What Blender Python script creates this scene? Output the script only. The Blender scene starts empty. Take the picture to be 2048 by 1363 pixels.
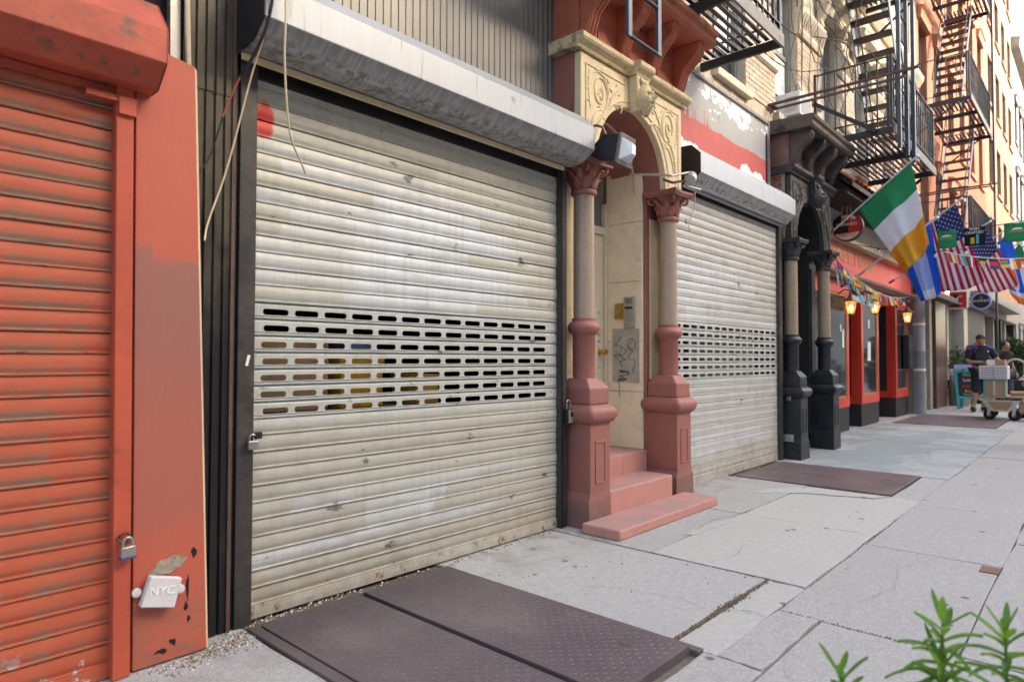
import bpy, bmesh, math, random
from mathutils import Vector, Matrix, Quaternion, noise
random.seed(11)
R = math.radians
S = bpy.context.scene
COL = S.collection

# ---------------------------------------------------------------- camera, world, sun, exposure
# world axes: X runs along the street, Y points into the buildings, Z is up (metres)
YAW, PITCH, ROLL = R(42.4), R(1.55), R(0.12)
fw = Vector((math.cos(YAW) * math.cos(PITCH), math.sin(YAW) * math.cos(PITCH), math.sin(PITCH)))
rt = Vector((math.sin(YAW), -math.cos(YAW), 0))
up = rt.cross(fw)
rt, up = rt * math.cos(ROLL) + up * math.sin(ROLL), up * math.cos(ROLL) - rt * math.sin(ROLL)
cam = bpy.data.cameras.new('camera')
camo = bpy.data.objects.new('camera', cam)
COL.objects.link(camo)
camo.matrix_world = Matrix(((rt.x, up.x, -fw.x, 0), (rt.y, up.y, -fw.y, 0), (rt.z, up.z, -fw.z, 1.2), (0, 0, 0, 1)))
cam.sensor_width = 36
cam.lens = 36 * 1304 / 2048
cam.clip_start = 0.05
cam.clip_end = 2000
cam.dof.use_dof = True
cam.dof.focus_distance = 4.3
cam.dof.aperture_fstop = 2.4
S.camera = camo

W = bpy.data.worlds.new('World')
S.world = W
W.use_nodes = True
wn = W.node_tree
bg = wn.nodes['Background']
sky = wn.nodes.new('ShaderNodeTexSky')
sky.sky_type = 'NISHITA'
sky.sun_disc = False
SUN_EL, SUN_AZ = R(28), R(152)      # azimuth measured from +Y towards +X: the sun stands over the street, off to the right
sky.sun_elevation = SUN_EL
sky.sun_rotation = SUN_AZ
sky.air_density = 1.0
sky.dust_density = 3.0
sky.ozone_density = 1.0
wn.links.new(sky.outputs[0], bg.inputs[0])
bg.inputs[1].default_value = 0.15
sun = bpy.data.lights.new('sun', 'SUN')
sun.energy = 0.9
sun.angle = R(10)
sun.color = (1.0, 0.95, 0.88)
suno = bpy.data.objects.new('sun', sun)
COL.objects.link(suno)
sd = Vector((math.sin(SUN_AZ) * math.cos(SUN_EL), math.cos(SUN_AZ) * math.cos(SUN_EL), math.sin(SUN_EL)))
suno.rotation_euler = (-sd).to_track_quat('-Z', 'Y').to_euler()
suno.location = (4, -6, 12)
vs = S.view_settings
vs.view_transform = 'Standard'
vs.look = 'None'
vs.gamma = 1.0
vs.use_curve_mapping = False
vs.exposure = 2.68
try:
    vs.use_white_balance = True
    vs.white_balance_temperature = 7350
    vs.white_balance_tint = 8
except Exception:
    pass

# ---------------------------------------------------------------- mesh helpers
class MB:
    def __init__(s):
        s.v = []; s.f = []; s.mi = []
    def add(s, vs_, fs_, mi=0):
        o = len(s.v)
        s.v += [Vector(p) for p in vs_]
        s.f += [tuple(i + o for i in f) for f in fs_]
        s.mi += [mi] * len(fs_)
        return s
    def box(s, x0, x1, y0, y1, z0, z1, mi=0):
        return s.add([(x0,y0,z0),(x1,y0,z0),(x1,y1,z0),(x0,y1,z0),(x0,y0,z1),(x1,y0,z1),(x1,y1,z1),(x0,y1,z1)],
                     [(0,3,2,1),(4,5,6,7),(0,1,5,4),(1,2,6,5),(2,3,7,6),(3,0,4,7)], mi)
    def prism(s, poly, axis, a, b, mi=0):
        n = len(poly)
        if axis == 'x':
            P = lambda p, t: (t, p[0], p[1])
        elif axis == 'y':
            P = lambda p, t: (p[0], t, p[1])
        else:
            P = lambda p, t: (p[0], p[1], t)
        vs_ = [P(p, a) for p in poly] + [P(p, b) for p in poly]
        fs_ = [tuple(range(n)), tuple(range(2*n-1, n-1, -1))] + [(i, (i+1) % n, n+(i+1) % n, n+i) for i in range(n)]
        return s.add(vs_, fs_, mi)
    def lathe(s, cx, cy, prof, seg=20, mi=0, cap=True):
        vs_ = []; fs_ = []
        for r, z in prof:
            vs_ += [(cx + r*math.cos(2*math.pi*i/seg), cy + r*math.sin(2*math.pi*i/seg), z) for i in range(seg)]
        for k in range(len(prof)-1):
            for i in range(seg):
                j = (i+1) % seg
                fs_.append((k*seg+i, k*seg+j, (k+1)*seg+j, (k+1)*seg+i))
        if cap:
            fs_.append(tuple(range(seg-1, -1, -1)))
            m = (len(prof)-1)*seg
            fs_.append(tuple(range(m, m+seg)))
        return s.add(vs_, fs_, mi)
    def sq(s, cx, cy, prof, mi=0):
        # stacked squares: (half x, half y, z)
        vs_ = []; fs_ = []
        for hx, hy, z in prof:
            vs_ += [(cx-hx,cy-hy,z),(cx+hx,cy-hy,z),(cx+hx,cy+hy,z),(cx-hx,cy+hy,z)]
        for k in range(len(prof)-1):
            for i in range(4):
                j = (i+1) % 4
                fs_.append((4*k+i,4*k+j,4*k+4+j,4*k+4+i))
        fs_.append((3,2,1,0)); m = 4*(len(prof)-1); fs_.append((m,m+1,m+2,m+3))
        return s.add(vs_, fs_, mi)
    def tube(s, pts, r, seg=6, mi=0, flat=None):
        pts = [Vector(p) for p in pts]; n = len(pts)
        rr = r if isinstance(r, (list, tuple)) else [r]*n
        vs_ = []; fs_ = []; prev = None
        for i, p in enumerate(pts):
            t = (pts[min(i+1, n-1)] - pts[max(i-1, 0)]).normalized()
            if prev is None:
                a = Vector((0,0,1)) if abs(t.z) < .9 else Vector((1,0,0))
                u = t.cross(a).normalized()
            else:
                u = (prev - t*prev.dot(t)).normalized()
            prev = u; w = t.cross(u)
            for k in range(seg):
                an = 2*math.pi*k/seg
                d = u*math.cos(an)*rr[i] + w*math.sin(an)*rr[i]
                if flat is not None:
                    d = d - flat*(d.dot(flat))*0.45
                vs_.append(p + d)
        for i in range(n-1):
            for k in range(seg):
                j = (k+1) % seg
                fs_.append((i*seg+k, i*seg+j, (i+1)*seg+j, (i+1)*seg+k))
        fs_.append(tuple(range(seg-1,-1,-1))); fs_.append(tuple(range((n-1)*seg, n*seg)))
        return s.add(vs_, fs_, mi)
    def bar(s, a, b, w, h, mi=0):
        # rectangular bar from a to b, w across (horizontal), h in the other direction
        a = Vector(a); b = Vector(b); t = (b-a).normalized()
        ref = Vector((0,0,1)) if abs(t.z) < .95 else Vector((0,1,0))
        u = t.cross(ref).normalized(); q = u.cross(t)
        vs_ = []
        for p in (a, b):
            for sx, sy in ((-1,-1),(1,-1),(1,1),(-1,1)):
                vs_.append(p + u*(sx*w/2) + q*(sy*h/2))
        return s.add(vs_, [(3,2,1,0),(4,5,6,7),(0,1,5,4),(1,2,6,5),(2,3,7,6),(3,0,4,7)], mi)
    def ball(s, c, rx, ry, rz, seg=10, ring=7, mi=0, jit=0):
        vs_ = []; fs_ = []
        for j in range(ring+1):
            th = math.pi*j/ring
            for i in range(seg):
                ph = 2*math.pi*i/seg
                k = 1 + (random.uniform(-jit, jit) if jit else 0)
                vs_.append((c[0]+rx*k*math.sin(th)*math.cos(ph), c[1]+ry*k*math.sin(th)*math.sin(ph), c[2]+rz*k*math.cos(th)))
        for j in range(ring):
            for i in range(seg):
                k = (i+1) % seg
                fs_.append((j*seg+i, (j+1)*seg+i, (j+1)*seg+k, j*seg+k))
        return s.add(vs_, fs_, mi)
    def grid(s, fn, nu, nv, mi=0, mfn=None):
        o = len(s.v)
        for j in range(nv+1):
            for i in range(nu+1):
                s.v.append(Vector(fn(i/nu, j/nv)))
        for j in range(nv):
            for i in range(nu):
                a = o + j*(nu+1) + i
                s.f.append((a, a+1, a+nu+2, a+nu+1))
                s.mi.append(mfn((i+.5)/nu, (j+.5)/nv) if mfn else mi)
        return s
    def xf(s, m):
        s.v = [m @ p for p in s.v]
        return s
    def mesh(s, name, mats, smooth=False, ang=38):
        me = bpy.data.meshes.new(name)
        me.from_pydata([tuple(p) for p in s.v], [], s.f)
        ms = mats if isinstance(mats, (list, tuple)) else [mats]
        for m in ms:
            me.materials.append(m)
        if len(ms) > 1:
            me.polygons.foreach_set('material_index', s.mi)
        bm = bmesh.new(); bm.from_mesh(me)
        bmesh.ops.remove_doubles(bm, verts=bm.verts, dist=1e-5)
        bmesh.ops.recalc_face_normals(bm, faces=bm.faces)
        bm.to_mesh(me); bm.free()
        if smooth:
            me.polygons.foreach_set('use_smooth', [True]*len(me.polygons))
            try:
                me.set_sharp_from_angle(angle=R(ang))
            except Exception:
                pass
        me.update()
        return me
    def build(s, name, mats, parent=None, smooth=False, bevel=0, ang=38, kind=None, label=None, solid=0, sub=0):
        xs = [p.x for p in s.v]; ys = [p.y for p in s.v]; zs = [p.z for p in s.v]
        c = Vector(((min(xs)+max(xs))/2, (min(ys)+max(ys))/2, min(zs)))
        s.v = [p - c for p in s.v]
        me = s.mesh(name, mats, smooth, ang)
        o = bpy.data.objects.new(name, me)
        COL.objects.link(o)
        place(o, c, parent)
        if solid:
            md = o.modifiers.new('solid', 'SOLIDIFY'); md.thickness = solid; md.offset = 0
        if sub:
            md = o.modifiers.new('sub', 'SUBSURF'); md.levels = sub; md.render_levels = sub
        if bevel:
            md = o.modifiers.new('bevel', 'BEVEL'); md.width = bevel; md.segments = 2; md.limit_method = 'ANGLE'; md.angle_limit = R(40)
            md.harden_normals = False
        if kind:
            o['kind'] = kind
        if label:
            o['label'] = label
        return o

def wloc(o):
    p = Vector(o.location)
    while o.parent:
        o = o.parent; p += Vector(o.location)
    return p
def place(o, c, parent):
    if parent:
        o.parent = parent
        o.location = Vector(c) - wloc(parent)
    else:
        o.location = c
def inst(me, name, loc, parent, kind=None):
    o = bpy.data.objects.new(name, me)
    COL.objects.link(o)
    place(o, Vector(loc), parent)
    return o
def thing(name, label, cat, loc, group=None):
    o = bpy.data.objects.new(name, None)
    o.empty_display_size = .1
    COL.objects.link(o)
    o.location = loc
    return tag(o, label, cat, group)
def tag(o, label, cat, group=None):
    o['label'] = label; o['category'] = cat
    if group:
        o['group'] = group
    return o
def struct(o):
    o['kind'] = 'structure'
    return o
def text(name, body, size, loc, rv, uv, mat, parent, ext=.001, align='CENTER', sx=1.0):
    cu = bpy.data.curves.new(name, 'FONT')
    cu.body = body; cu.size = size; cu.extrude = ext; cu.align_x = align; cu.align_y = 'CENTER'; cu.resolution_u = 2
    tmp = bpy.data.objects.new('tmp', cu)
    me = bpy.data.meshes.new_from_object(tmp)
    bpy.data.objects.remove(tmp)
    me.materials.clear(); me.materials.append(mat)
    rv = Vector(rv).normalized(); uv = Vector(uv).normalized(); nv = rv.cross(uv)
    m = Matrix(((rv.x*sx, uv.x, nv.x, 0), (rv.y*sx, uv.y, nv.y, 0), (rv.z*sx, uv.z, nv.z, 0), (0, 0, 0, 1)))
    me.transform(m)
    o = bpy.data.objects.new(name, me); COL.objects.link(o)
    place(o, loc, parent)
    return o

# ---------------------------------------------------------------- materials
class N:
    def __init__(s, name):
        s.m = bpy.data.materials.new(name); s.m.use_nodes = True
        s.t = s.m.node_tree; s.b = s.t.nodes['Principled BSDF']
        s.pos = s.t.nodes.new('ShaderNodeNewGeometry').outputs['Position']
    def put(s, sock, v):
        if hasattr(v, 'is_output'):
            s.t.links.new(v, sock)
        elif isinstance(v, (list, tuple)) and len(v) == 3 and sock.type == 'RGBA':
            sock.default_value = (*v, 1)
        else:
            sock.default_value = v
    def math(s, op, a, b=0.0, c=None, clamp=False):
        n = s.t.nodes.new('ShaderNodeMath'); n.operation = op; n.use_clamp = clamp
        s.put(n.inputs[0], a); s.put(n.inputs[1], b)
        if c is not None:
            s.put(n.inputs[2], c)
        return n.outputs[0]
    def sep(s, v=None):
        n = s.t.nodes.new('ShaderNodeSeparateXYZ'); s.put(n.inputs[0], v or s.pos)
        return n.outputs
    def comb(s, x, y, z):
        n = s.t.nodes.new('ShaderNodeCombineXYZ')
        for i, q in enumerate((x, y, z)):
            s.put(n.inputs[i], q)
        return n.outputs[0]
    def vscale(s, sc, v=None, off=(0, 0, 0)):
        n = s.t.nodes.new('ShaderNodeMapping'); s.put(n.inputs[0], v or s.pos); n.inputs['Scale'].default_value = sc; n.inputs['Location'].default_value = off
        return n.outputs[0]
    def noise(s, scale, detail=4, rough=.55, v=None, dist=0.0):
        n = s.t.nodes.new('ShaderNodeTexNoise'); s.put(n.inputs['Vector'], v or s.pos)
        n.inputs['Scale'].default_value = scale; n.inputs['Detail'].default_value = detail; n.inputs['Roughness'].default_value = rough; n.inputs['Distortion'].default_value = dist
        return n.outputs[0]
    def voro(s, scale, v=None, feature='F1', rnd=1.0):
        n = s.t.nodes.new('ShaderNodeTexVoronoi'); n.feature = feature; s.put(n.inputs['Vector'], v or s.pos); n.inputs['Scale'].default_value = scale
        n.inputs['Randomness'].default_value = rnd
        return n.outputs
    def white(s, v):
        n = s.t.nodes.new('ShaderNodeTexWhiteNoise'); n.noise_dimensions = '1D'; s.put(n.inputs['W'], v)
        return n.outputs[0]
    def step(s, v, lo, hi):
        n = s.t.nodes.new('ShaderNodeMapRange'); n.interpolation_type = 'SMOOTHSTEP'
        s.put(n.inputs[0], v); s.put(n.inputs[1], lo); s.put(n.inputs[2], hi); n.inputs[3].default_value = 0; n.inputs[4].default_value = 1
        return n.outputs[0]
    def mix(s, f, a, b, mode='MIX'):
        n = s.t.nodes.new('ShaderNodeMix'); n.data_type = 'RGBA'; n.blend_type = mode
        s.put(n.inputs[0], f); s.put(n.inputs[6], a); s.put(n.inputs[7], b)
        return n.outputs[2]
    def bump(s, h, strength=.3, dist=.01):
        n = s.t.nodes.new('ShaderNodeBump'); s.put(n.inputs['Height'], h); n.inputs['Strength'].default_value = strength; n.inputs['Distance'].default_value = dist
        s.t.links.new(n.outputs[0], s.b.inputs['Normal'])
    def out(s, col, rough=.6, metal=0.0, spec=.5):
        s.put(s.b.inputs['Base Color'], col); s.put(s.b.inputs['Roughness'], rough); s.put(s.b.inputs['Metallic'], metal)
        s.b.inputs['Specular IOR Level'].default_value = spec
        return s.m

def mul(c, k):
    return tuple(min(1, q*k) for q in c)
def mat(name, col, rough=.6, metal=0.0, var=.18, vs_=5, bump=.15, bs=90, grime=None, gt=(.55, .7), gs=4, spec=.4, st=(1, 1, 1), bd=.004):
    n = N(name)
    v = n.vscale(st)
    f = n.noise(vs_, 5, .6, v)
    f2 = n.noise(vs_*7, 3, .6, v)
    ff = n.math('ADD', n.math('MULTIPLY', f, .65), n.math('MULTIPLY', f2, .35))
    c = n.mix(n.step(ff, .3, .7), mul(col, 1-var), mul(col, 1+var))
    if grime:
        g = n.step(n.noise(gs, 6, .65, v), gt[0], gt[1])
        c = n.mix(g, c, grime)
    if bump:
        n.bump(n.noise(bs, 4, .6), bump, bd)
    return n.out(c, n.math('ADD', rough-.08, n.math('MULTIPLY', f2, .16)), metal, spec)
def glow(name, col, strength):
    n = N(name)
    n.b.inputs['Emission Color'].default_value = (*col, 1); n.b.inputs['Emission Strength'].default_value = strength
    return n.out(col, .4)
def glass(name, col=(.03, .035, .04), rough=.05):
    n = N(name)
    f = n.noise(.8, 2)
    return n.out(n.mix(f, mul(col, .7), mul(col, 1.3)), rough, 0, .6)

# paint that carries road dust low on each slat (dust lies on the ledge of the curve)
def shutter_red():
    n = N('red_shutter_paint')
    x, y, z = n.sep()
    ph = n.math('FRACT', n.math('DIVIDE', n.math('SUBTRACT', z, RED_Z0), PITCH_S))
    sid = n.math('FLOOR', n.math('DIVIDE', n.math('SUBTRACT', z, RED_Z0), PITCH_S))
    base = n.mix(n.noise(7, 5, .6), (.40, .076, .036), (.49, .113, .057))
    streak = n.noise(14, 5, .65, n.vscale((1, 1, .12)))
    st2 = n.noise(3, 4, .6, n.vscale((1.2, 1, 4)))
    up_ = n.math('MULTIPLY', n.step(z, .1, 2.0), .13)
    dust = n.math('MULTIPLY', n.step(ph, .66, .26), n.step(n.math('ADD', n.math('ADD', streak, n.math('MULTIPLY', st2, .6)), up_), .62, 1.08))
    c = n.mix(n.math('MULTIPLY', dust, .9), base, (.235, .16, .115))
    edge = n.math('MULTIPLY', n.step(n.noise(16, 6, .7, n.vscale((.5, 1, 3))), .60, .66), n.step(ph, .22, .05))
    c = n.mix(n.math('MULTIPLY', edge, .8), c, (.05, .025, .018))
    peel = n.math('MULTIPLY', n.step(n.noise(6, 9, .72, n.vscale((.7, 1, 1), off=(3.1, 0, 1))), .585, .595), n.step(z, .20, .1))
    c = n.mix(peel, c, (.42, .43, .42))
    n.bump(n.noise(60, 5, .7), .25, .003)
    return n.out(c, .55, 0, .35)
def shutter_metal(name, x0, spray=False, seed=0.0, warm=(.455, .445, .38), cool=(.565, .595, .615)):
    n = N(name)
    x, y, z = n.sep()
    zz = n.math('DIVIDE', n.math('SUBTRACT', z, SIL_Z0), PITCH_S)
    sid = n.math('FLOOR', zz)
    ph = n.math('FRACT', zz)
    # cleaned rectangular patches, each following one slat, drawn with ragged edges
    jag = n.math('MULTIPLY', n.math('SUBTRACT', n.noise(9, 3), .5), .1)
    r1 = n.white(n.math('ADD', sid, 11.3+seed)); r2 = n.white(n.math('ADD', sid, 47.7+seed))
    big = n.noise(.8, 2, .5, n.vscale((1, 1, 1.3), off=(seed, 0, seed)))
    a0 = n.math('ADD', x0-.3, n.math('MULTIPLY', r1, .9)); a1 = n.math('ADD', x0+.9, n.math('MULTIPLY', r2, 1.6))
    xx = n.math('ADD', x, jag)
    inside = n.math('MULTIPLY', n.math('GREATER_THAN', xx, a0), n.math('LESS_THAN', xx, a1))
    zone = n.math('ADD', n.math('MULTIPLY', n.step(z, 2.36, 2.0), n.step(z, 1.2, 1.6)), n.math('MULTIPLY', n.step(z, .15, .3), n.step(z, .62, .4)))
    cl = n.math('MULTIPLY', inside, n.math('MULTIPLY', zone, n.step(big, .3, .55)))
    c = n.mix(n.math('MULTIPLY', cl, .85), warm, cool)
    mid = n.math('MULTIPLY', n.step(z, .87, .9), n.step(z, 1.52, 1.45))
    c = n.mix(n.math('MULTIPLY', mid, .6), c, (.45, .475, .46))
    str_ = n.noise(30, 6, .7, n.vscale((1, 1, .08)))
    c = n.mix(n.math('MULTIPLY', n.step(str_, .4, .75), .35), c, mul(warm, .62))
    bl = n.noise(5, 6, .65, n.vscale((.6, 1, 2)))
    c = n.mix(n.math('MULTIPLY', n.step(bl, .5, .72), .5), c, (.30, .28, .24))
    low = n.math('MULTIPLY', n.step(z, .5, .0), n.step(n.noise(9, 5, .65), .35, .65))
    c = n.mix(n.math('MULTIPLY', low, .65), c, (.34, .27, .19))
    # dark scuffs
    sc = n.math('MULTIPLY', n.step(n.noise(6, 4, .6, n.vscale((.7, 1, 1.6), off=(seed+5, 0, 2))), .665, .72), .8)
    c = n.mix(sc, c, (.06, .06, .065))
    rust = n.math('MULTIPLY', n.step(n.noise(14, 6, .7), .56, .68), n.step(z, .16, .02))
    c = n.mix(rust, c, (.22, .09, .03))
    if spray:
        dx = n.math('SUBTRACT', x, 1.455); dz = n.math('SUBTRACT', z, 2.32)
        d = n.math('SQRT', n.math('ADD', n.math('POWER', n.math('DIVIDE', dx, .06), 2.0), n.math('POWER', n.math('DIVIDE', dz, .085), 2.0)))
        d = n.math('ADD', d, n.math('MULTIPLY', n.math('SUBTRACT', n.noise(14, 3), .5), .9))
        c = n.mix(n.math('MULTIPLY', n.step(d, 1.15, .75), .92), c, (.60, .035, .022))
    n.bump(n.math('ADD', n.noise(3, 3, .5, n.vscale((1.5, 1, 6))), n.math('MULTIPLY', n.noise(90, 4, .7), .25)), .22, .006)
    return n.out(c, n.math('ADD', .36, n.math('MULTIPLY', bl, .3)), .2, .5)
def housing_metal(name, ze, k=1.0):
    n = N(name)
    x, y, z = n.sep()
    c = n.mix(n.noise(40, 5, .7, n.vscale((1, .2, .05))), mul((.31, .325, .335), k), mul((.41, .425, .435), k))
    drip = n.math('MULTIPLY', n.step(n.noise(34, 5, .7, n.vscale((1, .1, .06))), .55, .72), n.step(n.noise(3, 3), .35, .6))
    c = n.mix(n.math('MULTIPLY', drip, .7), c, (.14, .12, .09))
    sp = n.step(n.noise(5.5, 4, .6, n.vscale((1, 1, .8))), .66, .75)
    c = n.mix(n.math('MULTIPLY', sp, .6), c, (.10, .10, .10))
    fall = n.math('MULTIPLY', n.step(z, ze+.004, ze-.004), n.step(n.math('ADD', n.noise(45, 5, .7, n.vscale((1, .15, .12))), n.math('MULTIPLY', n.step(z, ze-.10, ze), .22)), .56, .80))
    c = n.mix(n.math('MULTIPLY', fall, .5), c, (.14, .11, .075))
    rim = n.math('MULTIPLY', n.math('MULTIPLY', n.step(z, ze-.035, ze-.06), n.step(z, ze-.10, ze-.075)), n.step(n.noise(22, 5, .7), .42, .6))
    c = n.mix(n.math('MULTIPLY', rim, .8), c, (.15, .11, .065))
    n.bump(n.noise(2.5, 3), .15, .02)
    return n.out(c, .42, .3, .5)

PITCH_S = .0776
SIL_Z0 = 2.47 - 31*PITCH_S
RED_Z0 = 2.144 - 27*PITCH_S

mt = {}
mt['sred'] = shutter_red()
mt['sil1'] = shutter_metal('galvanised_shutter', 1.5, True, 0.0)
mt['sil2'] = shutter_metal('pale_galvanised_shutter', 5.6, False, 31.0, (.50, .495, .46), (.58, .595, .605))
mt['house'] = housing_metal('galvanised_hood', 2.645)
mt['house2'] = housing_metal('pale_galvanised_hood', 2.90, 1.28)
mt['house_red'] = mat('red_hood_paint', (.41, .08, .044), .5, 0, .22, 5, .3, 40, grime=(.15, .085, .055), gt=(.58, .68), gs=9, st=(.8, 1, 1.2))
def panel_paint():
    n = N('red_panel_paint')
    x, y, z = n.sep()
    c = n.mix(n.noise(3, 5, .6, n.vscale((1, 1, .6))), (.43, .090, .053), (.51, .120, .073))
    jag = n.math('MULTIPLY', n.math('SUBTRACT', n.noise(7, 4, .6, n.vscale((1, 1, .8))), .5), .16)
    stepx = n.math('MULTIPLY', n.math('GREATER_THAN', x, .93), .05)
    zz = n.math('ADD', n.math('ADD', z, jag), stepx)
    over = n.math('MULTIPLY', n.step(zz, 1.67, 1.61), n.step(n.math('ADD', z, jag), .40, .62))
    over = n.math('MULTIPLY', over, n.math('ADD', .45, n.math('MULTIPLY', n.step(z, .8, 1.4), .4)))
    c = n.mix(over, c, (.27, .12, .095))
    low = n.math('MULTIPLY', n.step(z, .38, .02), n.step(n.noise(8, 5, .65), .36, .62))
    c = n.mix(n.math('MULTIPLY', low, .75), c, (.20, .12, .085))
    scr = n.step(n.noise(60, 4, .7, n.vscale((.35, 1, 3))), .70, .74)
    c = n.mix(n.math('MULTIPLY', scr, .6), c, (.14, .05, .04))
    n.bump(n.math('ADD', n.noise(50, 4, .7, n.vscale((1, 1, .2))), n.math('MULTIPLY', n.noise(7, 3), .8)), .25, .004)
    return n.out(c, .5, 0, .4)
mt['red'] = panel_paint()
mt['rail_red'] = mat('red_rail_paint', (.45, .082, .043), .5, 0, .14, 4, .2, 60, grime=(.25, .06, .03), gt=(.6, .75), gs=6)
mt['black'] = mat('black_paint', (.012, .012, .013), .42, 0, .3, 6, .2, 50)
mt['railsteel'] = mat('grey_black_rail_steel', (.055, .05, .046), .45, .3, .3, 5, .2, 70, grime=(.11, .09, .07), gt=(.5, .7), gs=3)
mt['corrdark'] = mat('dark_bronze_sheet', (.085, .073, .052), .38, .3, .3, 3, .1, 60, grime=(.02, .02, .022), gt=(.5, .6), gs=1.1, st=(1, 1, .5))
mt['siding'] = mat('bronze_siding', (.17, .158, .143), .4, .3, .16, 2, .05, 60, st=(1, 1, .3))
def old_paint(name, a, b, grimec):
    n = N(name)
    x, y, z = n.sep()
    c = n.mix(n.noise(4, 6, .65), a, b)
    c = n.mix(n.math('MULTIPLY', n.step(n.noise(8, 6, .7), .48, .72), .5), c, grimec)
    low = n.math('MULTIPLY', n.step(n.math('ADD', z, n.math('MULTIPLY', n.math('SUBTRACT', n.noise(9, 5, .65), .5), .35)), .32, .05), .7)
    c = n.mix(low, c, (.14, .095, .082))
    run = n.math('MULTIPLY', n.step(n.noise(26, 5, .65, n.vscale((1, 1, .10))), .58, .74), .35)
    c = n.mix(run, c, grimec)
    chip = n.step(n.noise(38, 6, .7, n.vscale((1, 1, .8))), .715, .73)
    c = n.mix(n.math('MULTIPLY', chip, .8), c, (.40, .25, .21))
    chip2 = n.step(n.noise(29, 6, .72, n.vscale((1, 1, .7), off=(4, 1, 7))), .72, .735)
    c = n.mix(n.math('MULTIPLY', chip2, .9), c, (.075, .045, .04))
    n.bump(n.math('ADD', n.noise(24, 5, .6), n.math('ADD', n.math('MULTIPLY', n.noise(90, 3, .6), .25), n.math('MULTIPLY', n.math('ADD', chip, chip2), -.5))), .6, .006)
    return n.out(c, n.math('ADD', .42, n.math('MULTIPLY', n.noise(12, 4), .25)), 0, .45)
mt['brownred'] = old_paint('brownstone_red_paint', (.265, .098, .078), (.345, .125, .098), (.17, .085, .07))
mt['hoodred'] = mat('hood_red_paint', (.44, .125, .072), .6, 0, .18, 4, .3, 45, grime=(.16, .09, .055), gt=(.55, .7), gs=5)
mt['cream'] = mat('cream_stone_paint', (.66, .53, .33), .6, 0, .1, 4, .25, 70, grime=(.45, .33, .17), gt=(.6, .75), gs=6)
mt['creamtop'] = mat('weathered_cream_cornice', (.60, .47, .28), .65, 0, .2, 5, .3, 50, grime=(.20, .17, .09), gt=(.52, .64), gs=5)
mt['granite'] = mat('polished_granite', (.37, .275, .20), .28, 0, .22, 90, 0, 10, grime=(.22, .17, .14), gt=(.5, .68), gs=170, spec=.5)
mt['blackstone'] = mat('black_painted_stone', (.022, .022, .024), .4, 0, .4, 6, .4, 45, grime=(.09, .085, .08), gt=(.6, .75), gs=8)
mt['blackcarve'] = mat('worn_black_stone', (.045, .043, .043), .6, 0, .5, 8, .5, 45, grime=(.16, .13, .11), gt=(.56, .72), gs=9)
mt['darkhood'] = mat('weathered_brownstone', (.115, .085, .07), .8, 0, .35, 5, .5, 40, grime=(.035, .033, .032), gt=(.5, .62), gs=5)
mt['brownstone'] = mat('raw_brownstone', (.20, .10, .075), .85, 0, .25, 5, .6, 40, grime=(.25, .21, .17), gt=(.62, .7), gs=6)
def step_mat():
    n = N('worn_pink_step')
    geo = n.t.nodes.new('ShaderNodeNewGeometry')
    nz = n.sep(geo.outputs['Normal'])[2]
    c = n.mix(n.noise(7, 6, .65), (.43, .19, .155), (.54, .26, .22))
    drip = n.math('MULTIPLY', n.step(n.noise(30, 5, .7, n.vscale((1, 1, .09))), .52, .74), .5)
    c = n.mix(drip, c, (.27, .13, .105))
    tread = n.math('MULTIPLY', n.step(nz, .6, .9), n.step(n.noise(6, 6, .65), .30, .62))
    c = n.mix(n.math('MULTIPLY', tread, .75), c, (.29, .215, .205))
    sc = n.step(n.noise(40, 6, .7), .70, .72)
    c = n.mix(n.math('MULTIPLY', sc, .6), c, (.58, .42, .38))
    n.bump(n.noise(50, 5, .7), .45, .004)
    return n.out(c, .65, 0, .35)
mt['steppink'] = step_mat()
mt['marble'] = mat('cream_marble', (.78, .68, .51), .4, 0, .1, 6, .05, 60, grime=(.62, .53, .38), gt=(.55, .75), gs=9)
mt['door'] = mat('beige_door_paint', (.62, .55, .41), .5, 0, .08, 3, .1, 60)
mt['glass'] = glass('window_glass', (.03, .035, .04), .06)
mt['dglass'] = glass('door_glass', (.14, .15, .14), .2)
mt['brass'] = mat('brass', (.55, .38, .10), .3, .9, .15, 20, .05)
mt['alu'] = mat('brushed_aluminium', (.45, .43, .40), .35, .6, .1, 20, .05)
mt['steel'] = mat('steel', (.42, .41, .39), .3, .8, .15, 30, .05)
mt['dark'] = mat('dark_interior', (.012, .011, .010), .8, 0, .3, 3, .1)
mt['iron'] = mat('black_iron_paint', (.018, .019, .022), .45, 0, .3, 8, .3, 60, grime=(.07, .035, .02), gt=(.62, .72), gs=9)
mt['irongrey'] = mat('grey_iron_beam', (.16, .14, .12), .55, .1, .25, 5, .3, 50, grime=(.10, .05, .03), gt=(.58, .7), gs=6)
mt['ironblue'] = mat('blue_black_iron', (.04, .055, .08), .4, 0, .25, 8, .2, 60)
mt['rustbar'] = mat('rust_brown_iron', (.10, .055, .04), .6, 0, .3, 8, .3, 60)
mt['white'] = mat('white_plastic', (.75, .75, .74), .45, 0, .06, 6, .05)
mt['wire'] = mat('cream_cable', (.62, .50, .33), .5, 0, .1, 20, 0)
mt['wireblk'] = mat('black_cable', (.02, .02, .024), .5, 0, .1, 20, 0)
mt['wirered'] = mat('red_cable', (.45, .08, .05), .5, 0, .1, 20, 0)
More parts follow.
